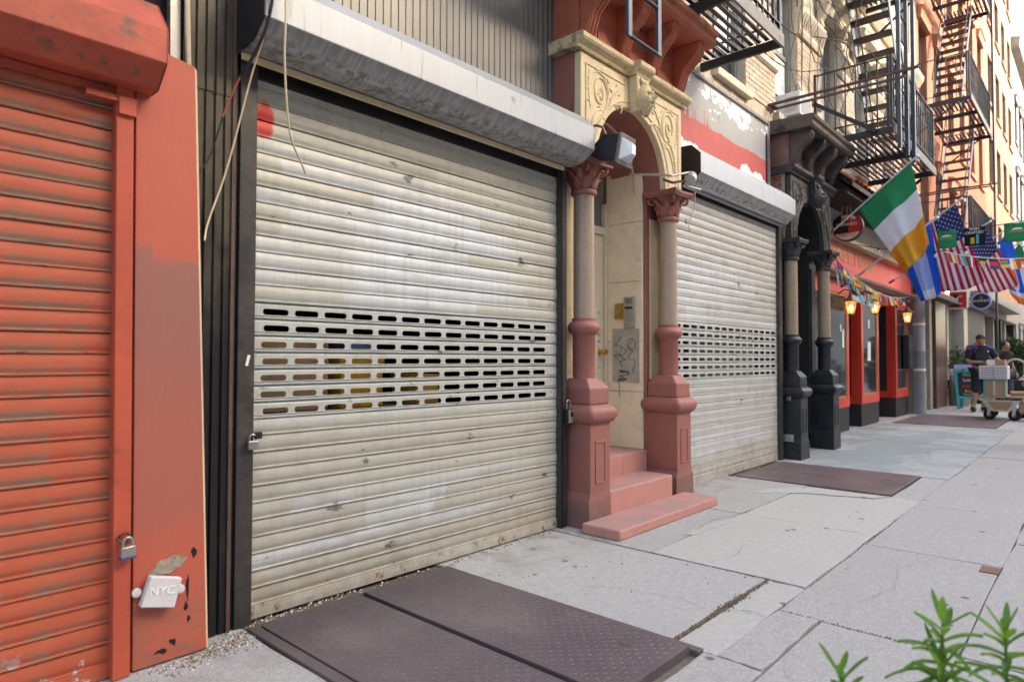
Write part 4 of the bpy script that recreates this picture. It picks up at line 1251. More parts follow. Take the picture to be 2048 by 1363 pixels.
# walls closing the recess
MB().box(3.79, 5.28, 3.46, 3.5, 0, 3.45).build('recess_back', mt['marble'], tb)
MB().box(3.74, 3.785, 2.98, 3.45, 0, 2.9).build('return_wall', mt['dark'], tb)
ic = thing('intercom', 'grey metal intercom panel with keypad on the marble recess wall', 'intercom', (5.0, 3.14, 1.47))
MB().box(4.985, 5.007, 3.09, 3.20, 1.475, 1.755).build('plate', mt['alu'], ic, bevel=.004)
sp_ = MB()
for k in range(6):
    sp_.box(4.9838, 4.9855, 3.11, 3.18, 1.695+k*.008, 1.698+k*.008)
sp_.build('speaker_slots', mt['ink'], ic)
MB().box(4.983, 4.986, 3.105, 3.185, 1.645, 1.665).build('display', mt['glass'], ic)
for r_ in range(4):
    for c_ in range(3):
        MB().box(4.981, 4.986, 3.108+c_*.028, 3.127+c_*.028, 1.50+r_*.03, 1.517+r_*.03).build('button', mt['steel'], ic, bevel=.002)
lk = thing('brass_lock_box', 'small brass key switch box beside the intercom', 'lock box', (5.0, 3.25, 1.56))
MB().box(4.99, 5.007, 3.215, 3.30, 1.555, 1.70).build('plate', mt['brass'], lk, bevel=.003)
MB().lathe(0, 0, [(.014, 0), (.014, .008), (.01, .01)], 12).xf(Matrix.Translation((4.99, 3.257, 1.625)) @ Matrix.Rotation(R(-90), 4, 'Y')).build('key_cylinder', mt['steel'], lk, smooth=True)

# conduit bent round inside of the arch
cdt = MB(); pts = []
for i in range(22):
    a = R(128 - i*5.9)
    pts.append((CX + .49*math.cos(a), 3.10, 2.70 + .49*math.sin(a)))
pts += [(CX+.49, 3.09, 2.66)]
cdt.tube(pts, .012, 8)
cd_ = cdt.build('conduit_pipe', mt['wire'], smooth=True)
tag(cd_, 'cream conduit pipe bent along the inside of the red arch', 'pipe')

# wall pack lamp by the left capital
wp = thing('flood_light', 'black box flood light with glass prism on the red doorway capital', 'lamp', (3.86, 2.56, 2.62))
mt['lens'] = mat('prismatic_lens', (.72, .74, .78), .15, 0, .06, 10, .1, 40, spec=.6)
m_ = Matrix.Translation((3.855, 2.60, 2.67)) @ Matrix.Rotation(R(-86), 4, 'Z') @ Matrix.Rotation(R(10), 4, 'Y')
MB().prism([(-.11, -.03), (.0, .10), (.13, .10), (.13, -.085), (.02, -.085)], 'y', -.10, .10).xf(m_).build('case', mt['black'], wp, bevel=.006)
fr = MB()
for (a, b_, c_, d_) in ((-.105, .105, .085, .108), (-.105, .105, -.10, -.075), (-.105, -.085, -.075, .085), (.085, .105, -.075, .085)):
    fr.box(.13, .15, a, b_, c_, d_)
fr.xf(m_).build('bezel', mt['irongrey'], wp, bevel=.003)
MB().add([(.14, -.085, -.075), (.14, .085, -.075), (.14, .085, .085), (.14, -.085, .085), (.21, -.02, -.02), (.21, .03, -.02), (.20, .03, .045), (.20, -.02, .045)],
         [(0, 1, 5, 4), (1, 2, 6, 5), (2, 3, 7, 6), (3, 0, 4, 7), (4, 5, 6, 7), (3, 2, 1, 0)]).xf(m_).build('lens', mt['lens'], wp)
MB().tube([(3.80, 2.58, 2.77), (3.79, 2.60, 2.83), (3.80, 2.66, 2.86), (3.805, 2.80, 2.84)], .010, 8).build('conduit', mt['irongrey'], wp, smooth=True)
# old camera lamp on a pipe bracket at the right capital
sl_ = thing('spot_light', 'small grey spot light on a pipe bracket over the right red capital', 'lamp', (5.05, 2.62, 2.70))
MB().tube([(4.78, 3.0, 2.78), (4.78, 2.70, 2.72), (4.80, 2.62, 2.70), (5.06, 2.60, 2.78)], .010, 8).build('pipe', mt['alu'], sl_, smooth=True)
MB().tube([(5.05, 2.62, 2.78), (5.05, 2.62, 2.69), (5.09, 2.62, 2.67), (5.32, 2.62, 2.685)], .011, 8).build('pipe_arm', mt['alu'], sl_, smooth=True)
MB().lathe(0, 0, [(.02, -.06), (.045, -.055), (.052, -.02), (.052, .03), (.045, .045), (.03, .05)], 20).xf(Matrix.Translation((5.10, 2.60, 2.74)) @ Matrix.Rotation(R(55), 4, 'Y') @ Matrix.Rotation(R(-20), 4, 'X')).build('lamp_head', mt['alu'], sl_, smooth=True)
MB().tube([(4.82, 2.70, 2.69), (4.90, 2.66, 2.672), (5.0, 2.64, 2.70), (5.05, 2.62, 2.70)], .012, 6).build('chain', mt['rustbar'], sl_, smooth=True)
wi = MB().tube([(5.30, 2.66, 2.68), (5.34, 2.68, 2.60), (5.325, 2.70, 2.48), (5.28, 2.70, 2.42), (5.27, 2.71, 2.36), (5.33, 2.72, 2.32)], .0045, 6).build('loose_wire', mt['wire'], smooth=True)
tag(wi, 'thin cream wire hanging from the spot light at the right red capital', 'wire')

# wires hanging over the large shutter
def wire(pts, m, r, label, cat='wire'):
    sm_ = []
    P = [Vector(p) for p in pts]
    for i in range(len(P)-1):
        p0, p1_, p2_, p3 = P[max(i-1, 0)], P[i], P[i+1], P[min(i+2, len(P)-1)]
        for k in range(6):
            u = k/6
            sm_.append(.5*((2*p1_) + (-p0+p2_)*u + (2*p0-5*p1_+4*p2_-p3)*u*u + (-p0+3*p1_-3*p2_+p3)*u**3))
    sm_.append(P[-1])
    o = MB().tube(sm_, r, 7).build('hanging_wire', mt[m], smooth=True)
    tag(o, label, cat)
wire([(1.352, 2.54, 2.95), (1.37, 2.56, 2.66), (1.39, 2.60, 2.46), (1.45, 2.66, 2.20), (1.545, 2.72, 2.09), (1.575, 2.74, 2.055)], 'wire', .0048, 'cream wire hanging free in front of the large shutter top')
wire([(1.325, 2.56, 2.95), (1.315, 2.62, 2.62), (1.30, 2.72, 2.42), (1.235, 2.80, 2.02), (1.16, 2.80, 1.78), (1.135, 2.775, 1.69)], 'wire', .004, 'cream wire slanting from shutter hood down to the red panel edge')
wire([(1.335, 2.55, 2.95), (1.318, 2.60, 2.65), (1.292, 2.68, 2.50), (1.27, 2.76, 2.42)], 'wireblk', .007, 'thick black cable dropping past the hood end of the large shutter')
wire([(1.27, 2.76, 2.42), (1.245, 2.80, 2.33), (1.222, 2.82, 2.245)], 'wirered', .0045, 'short red cable continuing the black cable beside the large shutter')
wire([(1.222, 2.82, 2.245), (1.19, 2.84, 2.10), (1.15, 2.84, 2.01), (1.10, 2.83, 1.93)], 'wireblk', .0035, 'thin black wire crossing the dark ribbed strip')

# ---- padlocks
def padlock(x, y, z, s_, body, label, rot=0, blue=None):
    t = thing('padlock', label, 'padlock', (x, y, z))
    m_ = Matrix.Translation((x, y, z)) @ Matrix.Rotation(rot, 4, 'Z')
    MB().box(-.5*s_, .5*s_, -.22*s_, .22*s_, 0, .85*s_).xf(m_).build('body', body, t, bevel=.08*s_)
    pts = [(-.32*s_, 0, .80*s_)] + [(-.32*s_*math.cos(math.pi*i/8), 0, 1.15*s_ + .33*s_*math.sin(math.pi*i/8)) for i in range(9)] + [(.32*s_, 0, .80*s_)]
    MB().tube(pts, .085*s_, 8).xf(m_).build('shackle', mt['steel'], t, smooth=True)
    if blue:
        MB().box(-.53*s_, .53*s_, -.25*s_, .25*s_, -.02*s_, .14*s_).xf(m_).build('bumper', blue, t, bevel=.03*s_)
    return t
mt['bluep'] = mat('blue_plastic', (.03, .07, .22), .4, 0, .1, 10, 0)
padlock(.845, 2.71, .455, .052, mt['steel'], 'steel padlock with blue bumper on the red shutter rail', R(8), mt['bluep'])
MB().tube([(.84+.02*math.cos(a*.6), 2.738-.012*abs(math.sin(a*.6)), .525+.02*math.sin(a*.6)) for a in range(11)], .005, 6).build('hasp_ring', mt['rustbar'], s3, smooth=True)
padlock(1.39, 2.848, .79, .045, mt['steel'], 'silver padlock on the left rail of the large shutter', R(-6))
MB().box(1.40, 1.43, 2.84, 2.86, .835, .865).build('hasp', mt['black'], sh)
padlock(8.02, 2.83, .70, .05, mt['steel'], 'small silver padlock on the rail next to the black pedestal', R(80))
lb = thing('key_lock_box', 'grey combination key box hanging at the right rail of the large shutter', 'lock box', (3.715, 2.85, .74))
MB().box(3.685, 3.745, 2.825, 2.865, .735, .845).build('body', mt['black'], lb, bevel=.008)
MB().box(3.690, 3.740, 2.818, 2.826, .745, .838).build('cover', mt['alu'], lb, bevel=.004)
MB().box(3.705, 3.725, 2.812, 2.8175, .79, .825).build('dial', mt['ink'], lb)
MB().tube([(3.695, 2.845, .845)] + [(3.715-.02*math.cos(math.pi*i/6), 2.845, .885+.02*math.sin(math.pi*i/6)) for i in range(7)] + [(3.735, 2.845, .845)], .005, 6).build('shackle', mt['steel'], lb, smooth=True)

# ---- utility box on the red panel
nb = thing('utility_box', 'tilted white plastic box lettered NYC low on the red panel', 'box', (.97, 2.75, .24))
m_ = Matrix.Translation((.972, 2.755, .295)) @ Matrix.Rotation(R(9), 4, 'Y')
mt['boxw'] = mat('dusty_white_plastic', (.60, .58, .57), .5, 0, .08, 8, .05)
MB().prism([(-.068, -.052), (.058, -.066), (.068, .046), (-.050, .060)], 'y', -.035, 0).xf(m_).build('case', mt['boxw'], nb, bevel=.004)
for sx in (-.083, .078):
    MB().lathe(0, 0, [(.017, 0), (.017, .012), (.012, .014)], 14).xf(m_ @ Matrix.Translation((sx, 0, -.002)) @ Matrix.Rotation(R(90), 4, 'X')).build('lug', mt['boxw'], nb, smooth=True)
mt['printlight'] = mat('pale_print', (.82, .82, .80), .5, 0, .02, 8, 0)
mt['printred'] = mat('faded_red_print', (.55, .28, .27), .5, 0, .02, 8, 0)
ca = math.cos(R(9)); sa = math.sin(R(9))
text('lettering', 'NYC', .045, (.972, 2.7185, .298), (ca, 0, -sa), (sa, 0, ca), mt['printlight'], nb)
# small sticker on the left rail
stk = MB().box(1.365, 1.378, 2.8672, 2.8692, 1.165, 1.215).xf(Matrix.Translation((1.37, 2.868, 1.19)) @ Matrix.Rotation(R(14), 4, 'Y') @ Matrix.Translation((-1.37, -2.868, -1.19))).build('sticker', mt['white'])
tag(stk, 'small white sticker on the left rail of the large shutter', 'sticker')

# things seen through the slots of the large shutter
mt['yellow'] = mat('yellow_plastic', (.60, .33, .03), .5, 0, .2, 6, .05)
mt['cardboard'] = mat('cardboard', (.36, .23, .13), .8, 0, .1, 8, .1)
mt['bluebag'] = mat('blue_bag', (.10, .16, .35), .6, 0, .2, 6, .1)
mt['greyint'] = mat('grey_panel', (.16, .15, .13), .6, 0, .15, 4, .05)
def stock(name, label, cat, x0, x1, y0, y1, z0, z1, m, lid=True):
    t = thing(name, label, cat, ((x0+x1)/2, (y0+y1)/2, z0))
    MB().box(x0, x1, y0, y1, z0, z1).build('body', mt[m], t, bevel=.01)
    MB().box(x0-.006, x1+.006, y0-.006, y1+.006, z1-.05, z1+.004).build('lid', mt[m], t, bevel=.006)
stock('counter', 'dark counter seen through the slots of the large shutter', 'counter', 1.45, 2.75, 3.05, 3.5, 0, .92, 'greyint')
stock('yellow_crate', 'yellow crate on the counter behind the slots, largest one', 'crate', 1.98, 2.26, 3.06, 3.3, .925, 1.20, 'yellow')
stock('yellow_crate', 'small yellow crate behind the slots beside a blue bag', 'crate', 2.50, 2.68, 3.06, 3.3, .925, 1.10, 'yellow')
stock('cardboard_box', 'brown cardboard box on the counter behind the slots', 'box', 1.48, 1.92, 3.08, 3.4, .925, 1.33, 'cardboard')
stock('blue_bag', 'blue bag standing on the yellow crate behind the slots', 'bag', 2.02, 2.20, 3.07, 3.25, 1.21, 1.30, 'bluebag')
pnl = MB().box(5.9, 7.4, 3.02, 3.05, .8, 1.6).build('stacked_panel', mt['greyint'])
tag(pnl, 'grey panel leaning inside, seen through the pale shutter slots', 'panel')
# outlet box on the black pedestal
ob = thing('outlet_box', 'weatherproof grey twin outlet box on the black pedestal', 'outlet', (8.03, 2.8, .22))
xo = 8.04
MB().box(xo-.03, xo-.001, 2.775, 2.895, .215, .30).build('box', mt['alu'], ob, bevel=.005)
for yy in (2.81, 2.86):
    MB().lathe(0, 0, [(.018, 0), (.018, .004), (.014, .006)], 14).xf(Matrix.Translation((xo-.0305, yy, .258)) @ Matrix.Rotation(R(-90), 4, 'Y')).build('socket', mt['steel'], ob, smooth=True)
# ================================================================ FIRE ESCAPES
def fe_platform(t, x0, x1, y0, y1, z, rails=('f', 'l', 'r'), rail_h=.92, step=.075, bal=.13, hole=None, front='irongrey'):
    y = y0 + .05
    k = 0
    while y < y1 - .02:
        segs = [(x0+.03, x1-.03)]
        if hole and hole[2] < y < hole[3]:
            segs = [(x0+.03, hole[0]), (hole[1], x1-.03)]
        for a, b in segs:
            if b - a > .1:
                MB().box(a, b, y-.019, y+.019, z+.085, z+.097).build('platform_slat', mt['iron'], t)
        y += step; k += 1
    n = max(2, int(round((x1-x0)/1.1))+1)
    for i in range(n):
        x = x0 + (x1-x0)*i/(n-1)
        MB().box(x-.022, x+.022, y0+.012, y1, z, z+.084).build('cross_beam', mt['iron'], t, bevel=.004)
        MB().bar((x, y1-.01, z-.55), (x, y0+.25, z-.005), .03, .03).build('brace', mt['iron'], t) if i in (0, n-1) and z > 5 else None
    MB().box(x0-.025, x1+.025, y0-.012, y0+.011, z-.005, z+.12).build('front_channel', mt[front], t, bevel=.003)
    zt = z + .1
    def rail(a, b):
        a = Vector(a); b = Vector(b); L = (b-a).length
        MB().bar(a+Vector((0, 0, rail_h)), b+Vector((0, 0, rail_h)), .035, .012).build('top_rail', mt['iron'], t)
        MB().bar(a+Vector((0, 0, .12)), b+Vector((0, 0, .12)), .03, .010).build('bottom_rail', mt['iron'], t)
        m = int(L/bal)
        me = MB().box(-.008, .008, -.008, .008, 0, rail_h).mesh('baluster', mt['iron'])
        for i in range(m+1):
            p = a.lerp(b, i/m)
            if i in (0, m):
                MB().box(p.x-.016, p.x+.016, p.y-.016, p.y+.016, p.z, p.z+rail_h+.02).build('post', mt['iron'], t)
            else:
                inst(me, 'baluster', p, t)
    if 'f' in rails: rail((x0, y0+.03, zt), (x1, y0+.03, zt))
    if 'l' in rails: rail((x0+.02, y0+.07, zt), (x0+.02, y1, zt))
    if 'r' in rails: rail((x1-.02, y0+.07, zt), (x1-.02, y1, zt))
def fe_stair(t, xa, za, xb, zb, y0, y1, n):
    for y in (y0, y1):
        MB().bar((xa, y, za), (xb, y, zb), .012, .13).build('stringer', mt['ironblue'], t)
        d = Vector((0, 0, .75))
        MB().bar(Vector((xa, y, za))+d, Vector((xb, y, zb))+d, .02, .02).build('handrail', mt['iron'], t)
        for u in (.08, .5, .92):
            p = Vector((xa, y, za)).lerp(Vector((xb, y, zb)), u)
            MB().bar(p, p+d, .014, .014).build('handrail_post', mt['iron'], t)
    me = MB().box(-.10, .10, 0, y1-y0-.02, -.012, .012).mesh('tread', mt['iron'])
    for i in range(1, n):
        u = i/n
        inst(me, 'tread', (xa+(xb-xa)*u, y0+.01, za+(zb-za)*u), t)
FG = 'iron fire escapes along the block'
f1 = thing('fire_escape', 'black iron fire escape platform with drop ladder over the red doorway', 'fire escape', (4.6, 2.6, 4.1), FG)
fe_platform(f1, 2.9, 6.18, 2.21, 3.03, 4.135, ('f', 'r'))
for x in (3.44, 3.80):
    MB().box(x-.022, x+.022, 2.150, 2.172, 3.20, 6.2).build('ladder_rail', mt['ironblue'], f1, bevel=.002)
for k in range(9):
    MB().tube([(3.463, 2.161, 3.205+k*.31), (3.777, 2.161, 3.205+k*.31)], .013, 8).build('ladder_rung', mt['iron'], f1, smooth=True)
f2 = thing('fire_escape', 'black iron fire escape with steep stair above the pub and flags', 'fire escape', (10.9, 2.5, 4.2), FG)
fe_platform(f2, 9.57, 12.3, 2.0, 2.98, 4.16, ('f', 'l', 'r'))
fe_platform(f2, 9.57, 12.3, 2.0, 2.98, 7.15, ('f', 'l', 'r'), hole=(9.9, 11.2, 2.25, 2.85))
fe_stair(f2, 12.0, 4.28, 10.2, 7.2, 2.28, 2.80, 13)
for x in (9.62, 10.06, 10.48):
    MB().box(x-.025, x+.025, 1.93, 1.975, 3.95, 9.2).build('ladder_rail', mt['ironblue'], f2, bevel=.003)
for k in range(15):
    MB().tube([(9.64, 1.952, 4.1+k*.33), (10.04, 1.952, 4.1+k*.33)], .012, 6).build('ladder_rung', mt['iron'], f2)
MB().bar((9.5, 2.97, 4.76), (9.5, 2.2, 4.20), .05, .05).build('brace', mt['iron'], f2)
MB().bar((12.35, 2.97, 3.55), (12.35, 2.2, 4.15), .04, .04).build('brace', mt['iron'], f2)
f3 = thing('fire_escape', 'tall iron fire escape with several landings on the orange brick building', 'fire escape', (18, 2.5, 3.6), FG)
for z in (3.55, 6.60, 9.65, 12.7):
    fe_platform(f3, 16.3, 19.5, 2.0, 3.0, z, ('f', 'l', 'r'), hole=(17.2, 19.0, 2.25, 2.85) if z > 4 else None, bal=.16)
for z in (3.65, 6.70, 9.75):
    fe_stair(f3, 17.0, z, 18.9, z+2.98, 2.28, 2.80, 12)
MB().box(19.52, 19.58, 1.94, 1.98, 0.9, 13).build('ladder_rail', mt['ironblue'], f3)
for (x, z, lab) in ((8.02, 4.32, 'rusty iron bar frame projecting from the wall over the black doorway'), (14.9, 4.45, 'rusty iron bar frame projecting over the pub awning')):
    t = thing('bar_frame', lab, 'bracket', (x, 3.0, z))
    MB().box(x-.02, x+.02, 1.44, 3.045, z, z+.022).build('bar', mt['rustbar'], t)
    MB().box(x+.16, x+.19, 1.60, 3.045, z, z+.022).build('bar', mt['rustbar'], t)
    MB().box(x+.016, x+.159, 2.98, 3.04, z+.002, z+.020).build('cross_bar', mt['rustbar'], t)
# bare vine twigs tangled in the upper fire escape
tw = thing('dead_vine', 'leafless grey vine twigs tangled between window hoods and fire escape', 'vine', (9.3, 2.8, 5.6))
mt['twig'] = mat('grey_twig', (.10, .075, .06), .8, 0, .3, 30, .2)
random.seed(8)
for k in range(16):
    p = Vector((random.uniform(7.4, 10.2), random.uniform(2.6, 2.95), random.uniform(5.2, 6.6)))
    d = Vector((random.uniform(-.2, 1), random.uniform(-.4, .2), random.uniform(-.6, .5))).normalized()
    pts = [p.copy()]
    for i in range(12):
        d = (d + Vector((random.gauss(0, .25), random.gauss(0, .15), random.gauss(0, .3)-.03))).normalized()
        p = p + d*.16; p.y = min(p.y, 2.97); pts.append(p.copy())
    MB().tube(pts, [.008*(1-.7*i/12) for i in range(13)], 5).build('twig', mt['twig'], tw, smooth=True)
for k in range(5):
    x = random.uniform(8.0, 10.4)
    MB().tube([(x, 2.94, 7.0), (x+random.uniform(-.1, .1), 2.93, 5.6), (x+random.uniform(-.1, .1), 2.95, 4.5)], .005, 5).build('twig', mt['twig'], tw)
# chain strung across the windows
ch = MB()
pts = [(6.4 + 3.3*i/30, 2.92, 4.95 + .35*(i/30) - .3*math.sin(math.pi*i/30)) for i in range(31)]
ch.tube(pts, [.011 if i % 2 else .005 for i in range(31)], 5)
tag(ch.build('hanging_chain', mt['twig']), 'thin rusty chain slung across the buff brick piers', 'chain')

# ================================================================ NEIGHBOUR BUILDINGS
def brickmat(name, a, b, m, scale=1.0):
    n = N(name)
    x, y, z = n.sep()
    bt = n.t.nodes.new('ShaderNodeTexBrick')
    n.put(bt.inputs['Vector'], n.comb(n.math('ADD', x, y), z, 0.0))
    bt.inputs['Color1'].default_value = (*a, 1); bt.inputs['Color2'].default_value = (*b, 1); bt.inputs['Mortar'].default_value = (*m, 1)
    bt.inputs['Scale'].default_value = 1; bt.inputs['Brick Width'].default_value = .21; bt.inputs['Row Height'].default_value = .072; bt.inputs['Mortar Size'].default_value = .006
    c = n.mix(n.math('MULTIPLY', n.step(n.noise(.7, 5, .6), .4, .7), .35), bt.outputs[0], mul(a, .7))
    return n.out(c, .85, 0, .3)
mt['orange'] = brickmat('orange_brick', (.43, .155, .085), (.50, .195, .11), (.42, .20, .125))
mt['tan'] = brickmat('pale_tan_brick', (.43, .245, .155), (.48, .28, .18), (.42, .26, .18))
mt['stonegrey'] = mat('grey_stone', (.30, .28, .26), .8, 0, .15, 2, .2)
mt['olintel'] = mat('orange_painted_stone', (.55, .25, .15), .75, 0, .12, 4, .2)
def block(name, label, x0, x1, y0, z0, z1, wx, hw, rows, wallm, frame, lint=None, depth=.22):
    t = thing(name, label, 'building', ((x0+x1)/2, y0+1, z0))
    ed = [x0] + [e for w in wx for e in (w-hw, w+hw)] + [x1]
    b = MB(); zz = z0
    for (a, c) in rows:
        b.box(x0, x1, y0, y0+depth, zz, a)
        for i in range(0, len(ed), 2):
            b.box(ed[i], ed[i+1], y0, y0+depth, a, c)
        zz = c
    b.box(x0, x1, y0, y0+depth, zz, z1)
    b.box(x0, x1, y0+depth, y0+8, z0, z1)
    w_ = b.build('wall', wallm, t)
    for (a, c) in rows:
        for x in wx:
            f = MB()
            f.box(x-hw, x-hw+.07, y0+.12, y0+.2, a, c); f.box(x+hw-.07, x+hw, y0+.12, y0+.2, a, c)
            f.box(x-hw+.071, x+hw-.071, y0+.12, y0+.198, c-.08, c); f.box(x-hw+.071, x+hw-.071, y0+.12, y0+.198, a, a+.07)
            f.box(x-hw+.071, x+hw-.071, y0+.13, y0+.19, (a+c)/2-.03, (a+c)/2+.03)
            wd = f.build('window', frame, t)
            MB().box(x-hw+.06, x+hw-.06, y0+.155, y0+.175, a+.05, c-.05).build('pane', mt['glass'], wd)
            MB().box(x-hw-.1, x+hw+.1, y0-.06, y0+.1, a-.1, a-.002).build('sill', lint or wallm, t)
            if lint:
                MB().prism([(y0-.003, c+.003), (y0-.08, c+.02), (y0-.10, c+.22), (y0-.15, c+.27), (y0-.003, c+.31)], 'x', x-hw-.12, x+hw+.12).build('lintel', lint, t)
    return t
ob_ = block('brick_building', 'orange brick building with tall dark windows behind the far fire escape', 16.71, 28.0, 3.05, 3.15, 19, [17.45, 19.25, 21.1, 23.0, 24.9, 26.8], .46, [(3.95, 5.75), (7.0, 8.9), (10.05, 11.9), (13.1, 14.9)], mt['orange'], mt['sash'], mt['olintel'])
tn = block('apartment_tower', 'tall pale tan apartment tower at the end of the block', 28.01, 37.4, 3.05, 3.6, 60, [29.6, 31.9, 34.1, 36.3], .62, [(4.6+3*k, 6.4+3*k) for k in range(9)], mt['tan'], mt['rustbar'], None, .3)
for k in range(9):
    for x in (29.6, 31.9, 34.1, 36.3):
        MB().box(x-.6, x+.6, 3.09, 3.2, 4.05+3*k, 4.48+3*k).build('vent_panel', mt['sash'], tn)
gb = block('stone_building', 'old grey stone building beyond the tan tower', 37.41, 60, 3.05, 0, 15.5, [39, 41, 43], .5, [(1, 2.6), (4.5, 6.5), (8, 10), (11.5, 13.4)], mt['stonegrey'], mt['sash'], mt['stonegrey'])
MB().prism([(3.05, 15.5), (2.75, 15.6), (2.7, 16.0), (3.05, 16.1)], 'x', 37.42, 60).build('cornice', mt['stonegrey'], gb)

# ================================================================ PUB
mt['pubred'] = mat('pub_red_gloss', (.62, .045, .026), .3, 0, .1, 3, .05, 40, spec=.5)
mt['pubfascia'] = mat('pub_fascia_red', (.66, .10, .08), .4, 0, .08, 3, .05, 40)
mt['plinth'] = mat('black_plinth', (.02, .02, .022), .5, 0, .3, 5, .2)
mt['gold'] = mat('gold_paint', (.48, .30, .10), .4, .3, .15, 15, 0)
mt['pubgrey'] = mat('pub_grey_trim', (.17, .15, .13), .5, 0, .15, 4, .1)
mt['tile'] = mat('clay_roof_tile', (.50, .16, .09), .75, 0, .22, 7, .3, 50)
mt['soffit'] = mat('dark_soffit', (.018, .015, .014), .7, 0, .2, 4, .1)
pb = thing('pub_front', 'red pub front with black plinths, tiled awning and dark open bays', 'pub', (13, 3.3, 0))
YP = 3.25
MB().box(9.7, 16.52, 4.05, 4.1, 0, 3.0).build('back_wall', mt['dark'], pb)
for (x0, x1) in ((9.70, 12.05), (12.80, 14.00), (15.35, 16.50)):
    pr_ = MB().box(x0, x1, YP, 4.04, .0, .40).build('plinth', mt['plinth'], pb, bevel=.01)
    bay = MB().box(x0, x1, YP+.03, 4.03, .402, 2.52).build('bay', mt['soffit'], pb)
    # red stiles and rails round the glass on the street side
    for (a, b_, z0, z1) in ((x0, x0+.13, .402, 2.5), (x1-.13, x1, .402, 2.5), (x0+.131, x1-.131, .402, .56), (x0+.131, x1-.131, 2.28, 2.5)):
        MB().box(a, b_, YP-.01, YP+.029, z0, z1).build('red_frame', mt['pubred'], pb, bevel=.004)
    # stiles on the flank that faces back up the street
    for (a, b_, z0, z1) in ((YP+.031, YP+.16, .402, 2.5), (YP+.65, YP+.77, .402, 2.5), (YP+.161, YP+.649, .402, .54), (YP+.161, YP+.649, 2.3, 2.5)):
        MB().box(x0-.02, x0-.001, a, b_, z0, z1).build('red_frame', mt['pubred'], pb, bevel=.004)
    MB().box(x0-.012, x0-.002, YP+.165, YP+.645, .545, 2.295).build('pane', mt['glass'], pb)
    MB().box(x0+.16, x1-.16, YP+.005, YP+.014, .59, 2.25).build('pane', mt['glass'], pb)
    gt_ = MB()
    for (a, b_, z0, z1) in ((x0+.135, x0+.158, .565, 2.275), (x1-.158, x1-.135, .565, 2.275), (x0+.159, x1-.159, .565, .588), (x0+.159, x1-.159, 2.252, 2.275)):
        gt_.box(a, b_, YP-.004, YP+.024, z0, z1)
    gt_.build('gilt_bead', mt['gold'], pb)
for (x0, x1) in ((12.06, 12.79), (14.01, 15.34)):
    MB().box(x0, x1, YP+.10, YP+.16, 2.30, 2.5).build('red_lintel', mt['pubred'], pb)
    MB().box(x0, x1, YP+.55, YP+.60, 0, .38).build('plinth', mt['plinth'], pb)
    MB().box(x0, x1, YP+.55, YP+.60, .382, .54).build('red_sill', mt['pubred'], pb)
fs = MB().box(9.68, 16.6, YP-.06, 4.04, 2.62, 3.30).build('fascia', mt['pubfascia'], pb)
MB().prism([(YP-.062, 2.50), (YP-.10, 2.51), (YP-.16, 2.56), (YP-.17, 2.60), (YP-.062, 2.615)], 'x', 9.68, 16.6).build('cornice', mt['pubgrey'], pb)
MB().box(9.69, 16.6, YP-.10, 4.0, 2.505, 2.614).build('cornice_core', mt['pubgrey'], pb)
MB().prism([(YP-.062, 3.302), (YP-.12, 3.31), (YP-.14, 3.36), (YP-.062, 3.38)], 'x', 9.68, 16.6).build('upper_moulding', mt['pubgrey'], pb)
text('lettering', 'GREETING', .46, (12.1, YP-.0635, 2.95), (1, 0, 0), (0, 0, 1), mt['gold'], pb, .003, sx=1.25)
MB().box(9.68, 16.6, YP+.0, 4.0, 3.305, 4.1).build('upper_wall', mt['pubred'], pb)
# tiled awning
MB().prism([(2.58, 3.60), (2.56, 3.66), (3.04, 4.06), (3.045, 3.98)], 'x', 9.72, 16.6).build('awning_board', mt['soffit'], pb)
MB().box(9.72, 16.6, 2.62, YP, 3.50, 3.56).build('awning_soffit', mt['soffit'], pb)
tm = None
nt = 32
for r_ in range(3):
    for k in range(nt):
        b = MB(); w = 6.8/nt
        def f(u, v):
            a = math.pi*u
            return (w/2*math.cos(a)*1.02, v*.23, v*.19 + .05*math.sin(a))
        if tm is None:
            b.grid(f, 6, 2); tm = b.mesh('roof_tile', mt['tile'], True)
        o = inst(tm, 'roof_tile', (9.80 + (k+.5)*w, 2.53 + r_*.165, 3.655 + r_*.1365), pb)
MB().box(9.72, 16.6, 2.545, 2.558, 3.585, 3.65).build('awning_fascia', mt['rustbar'], pb)

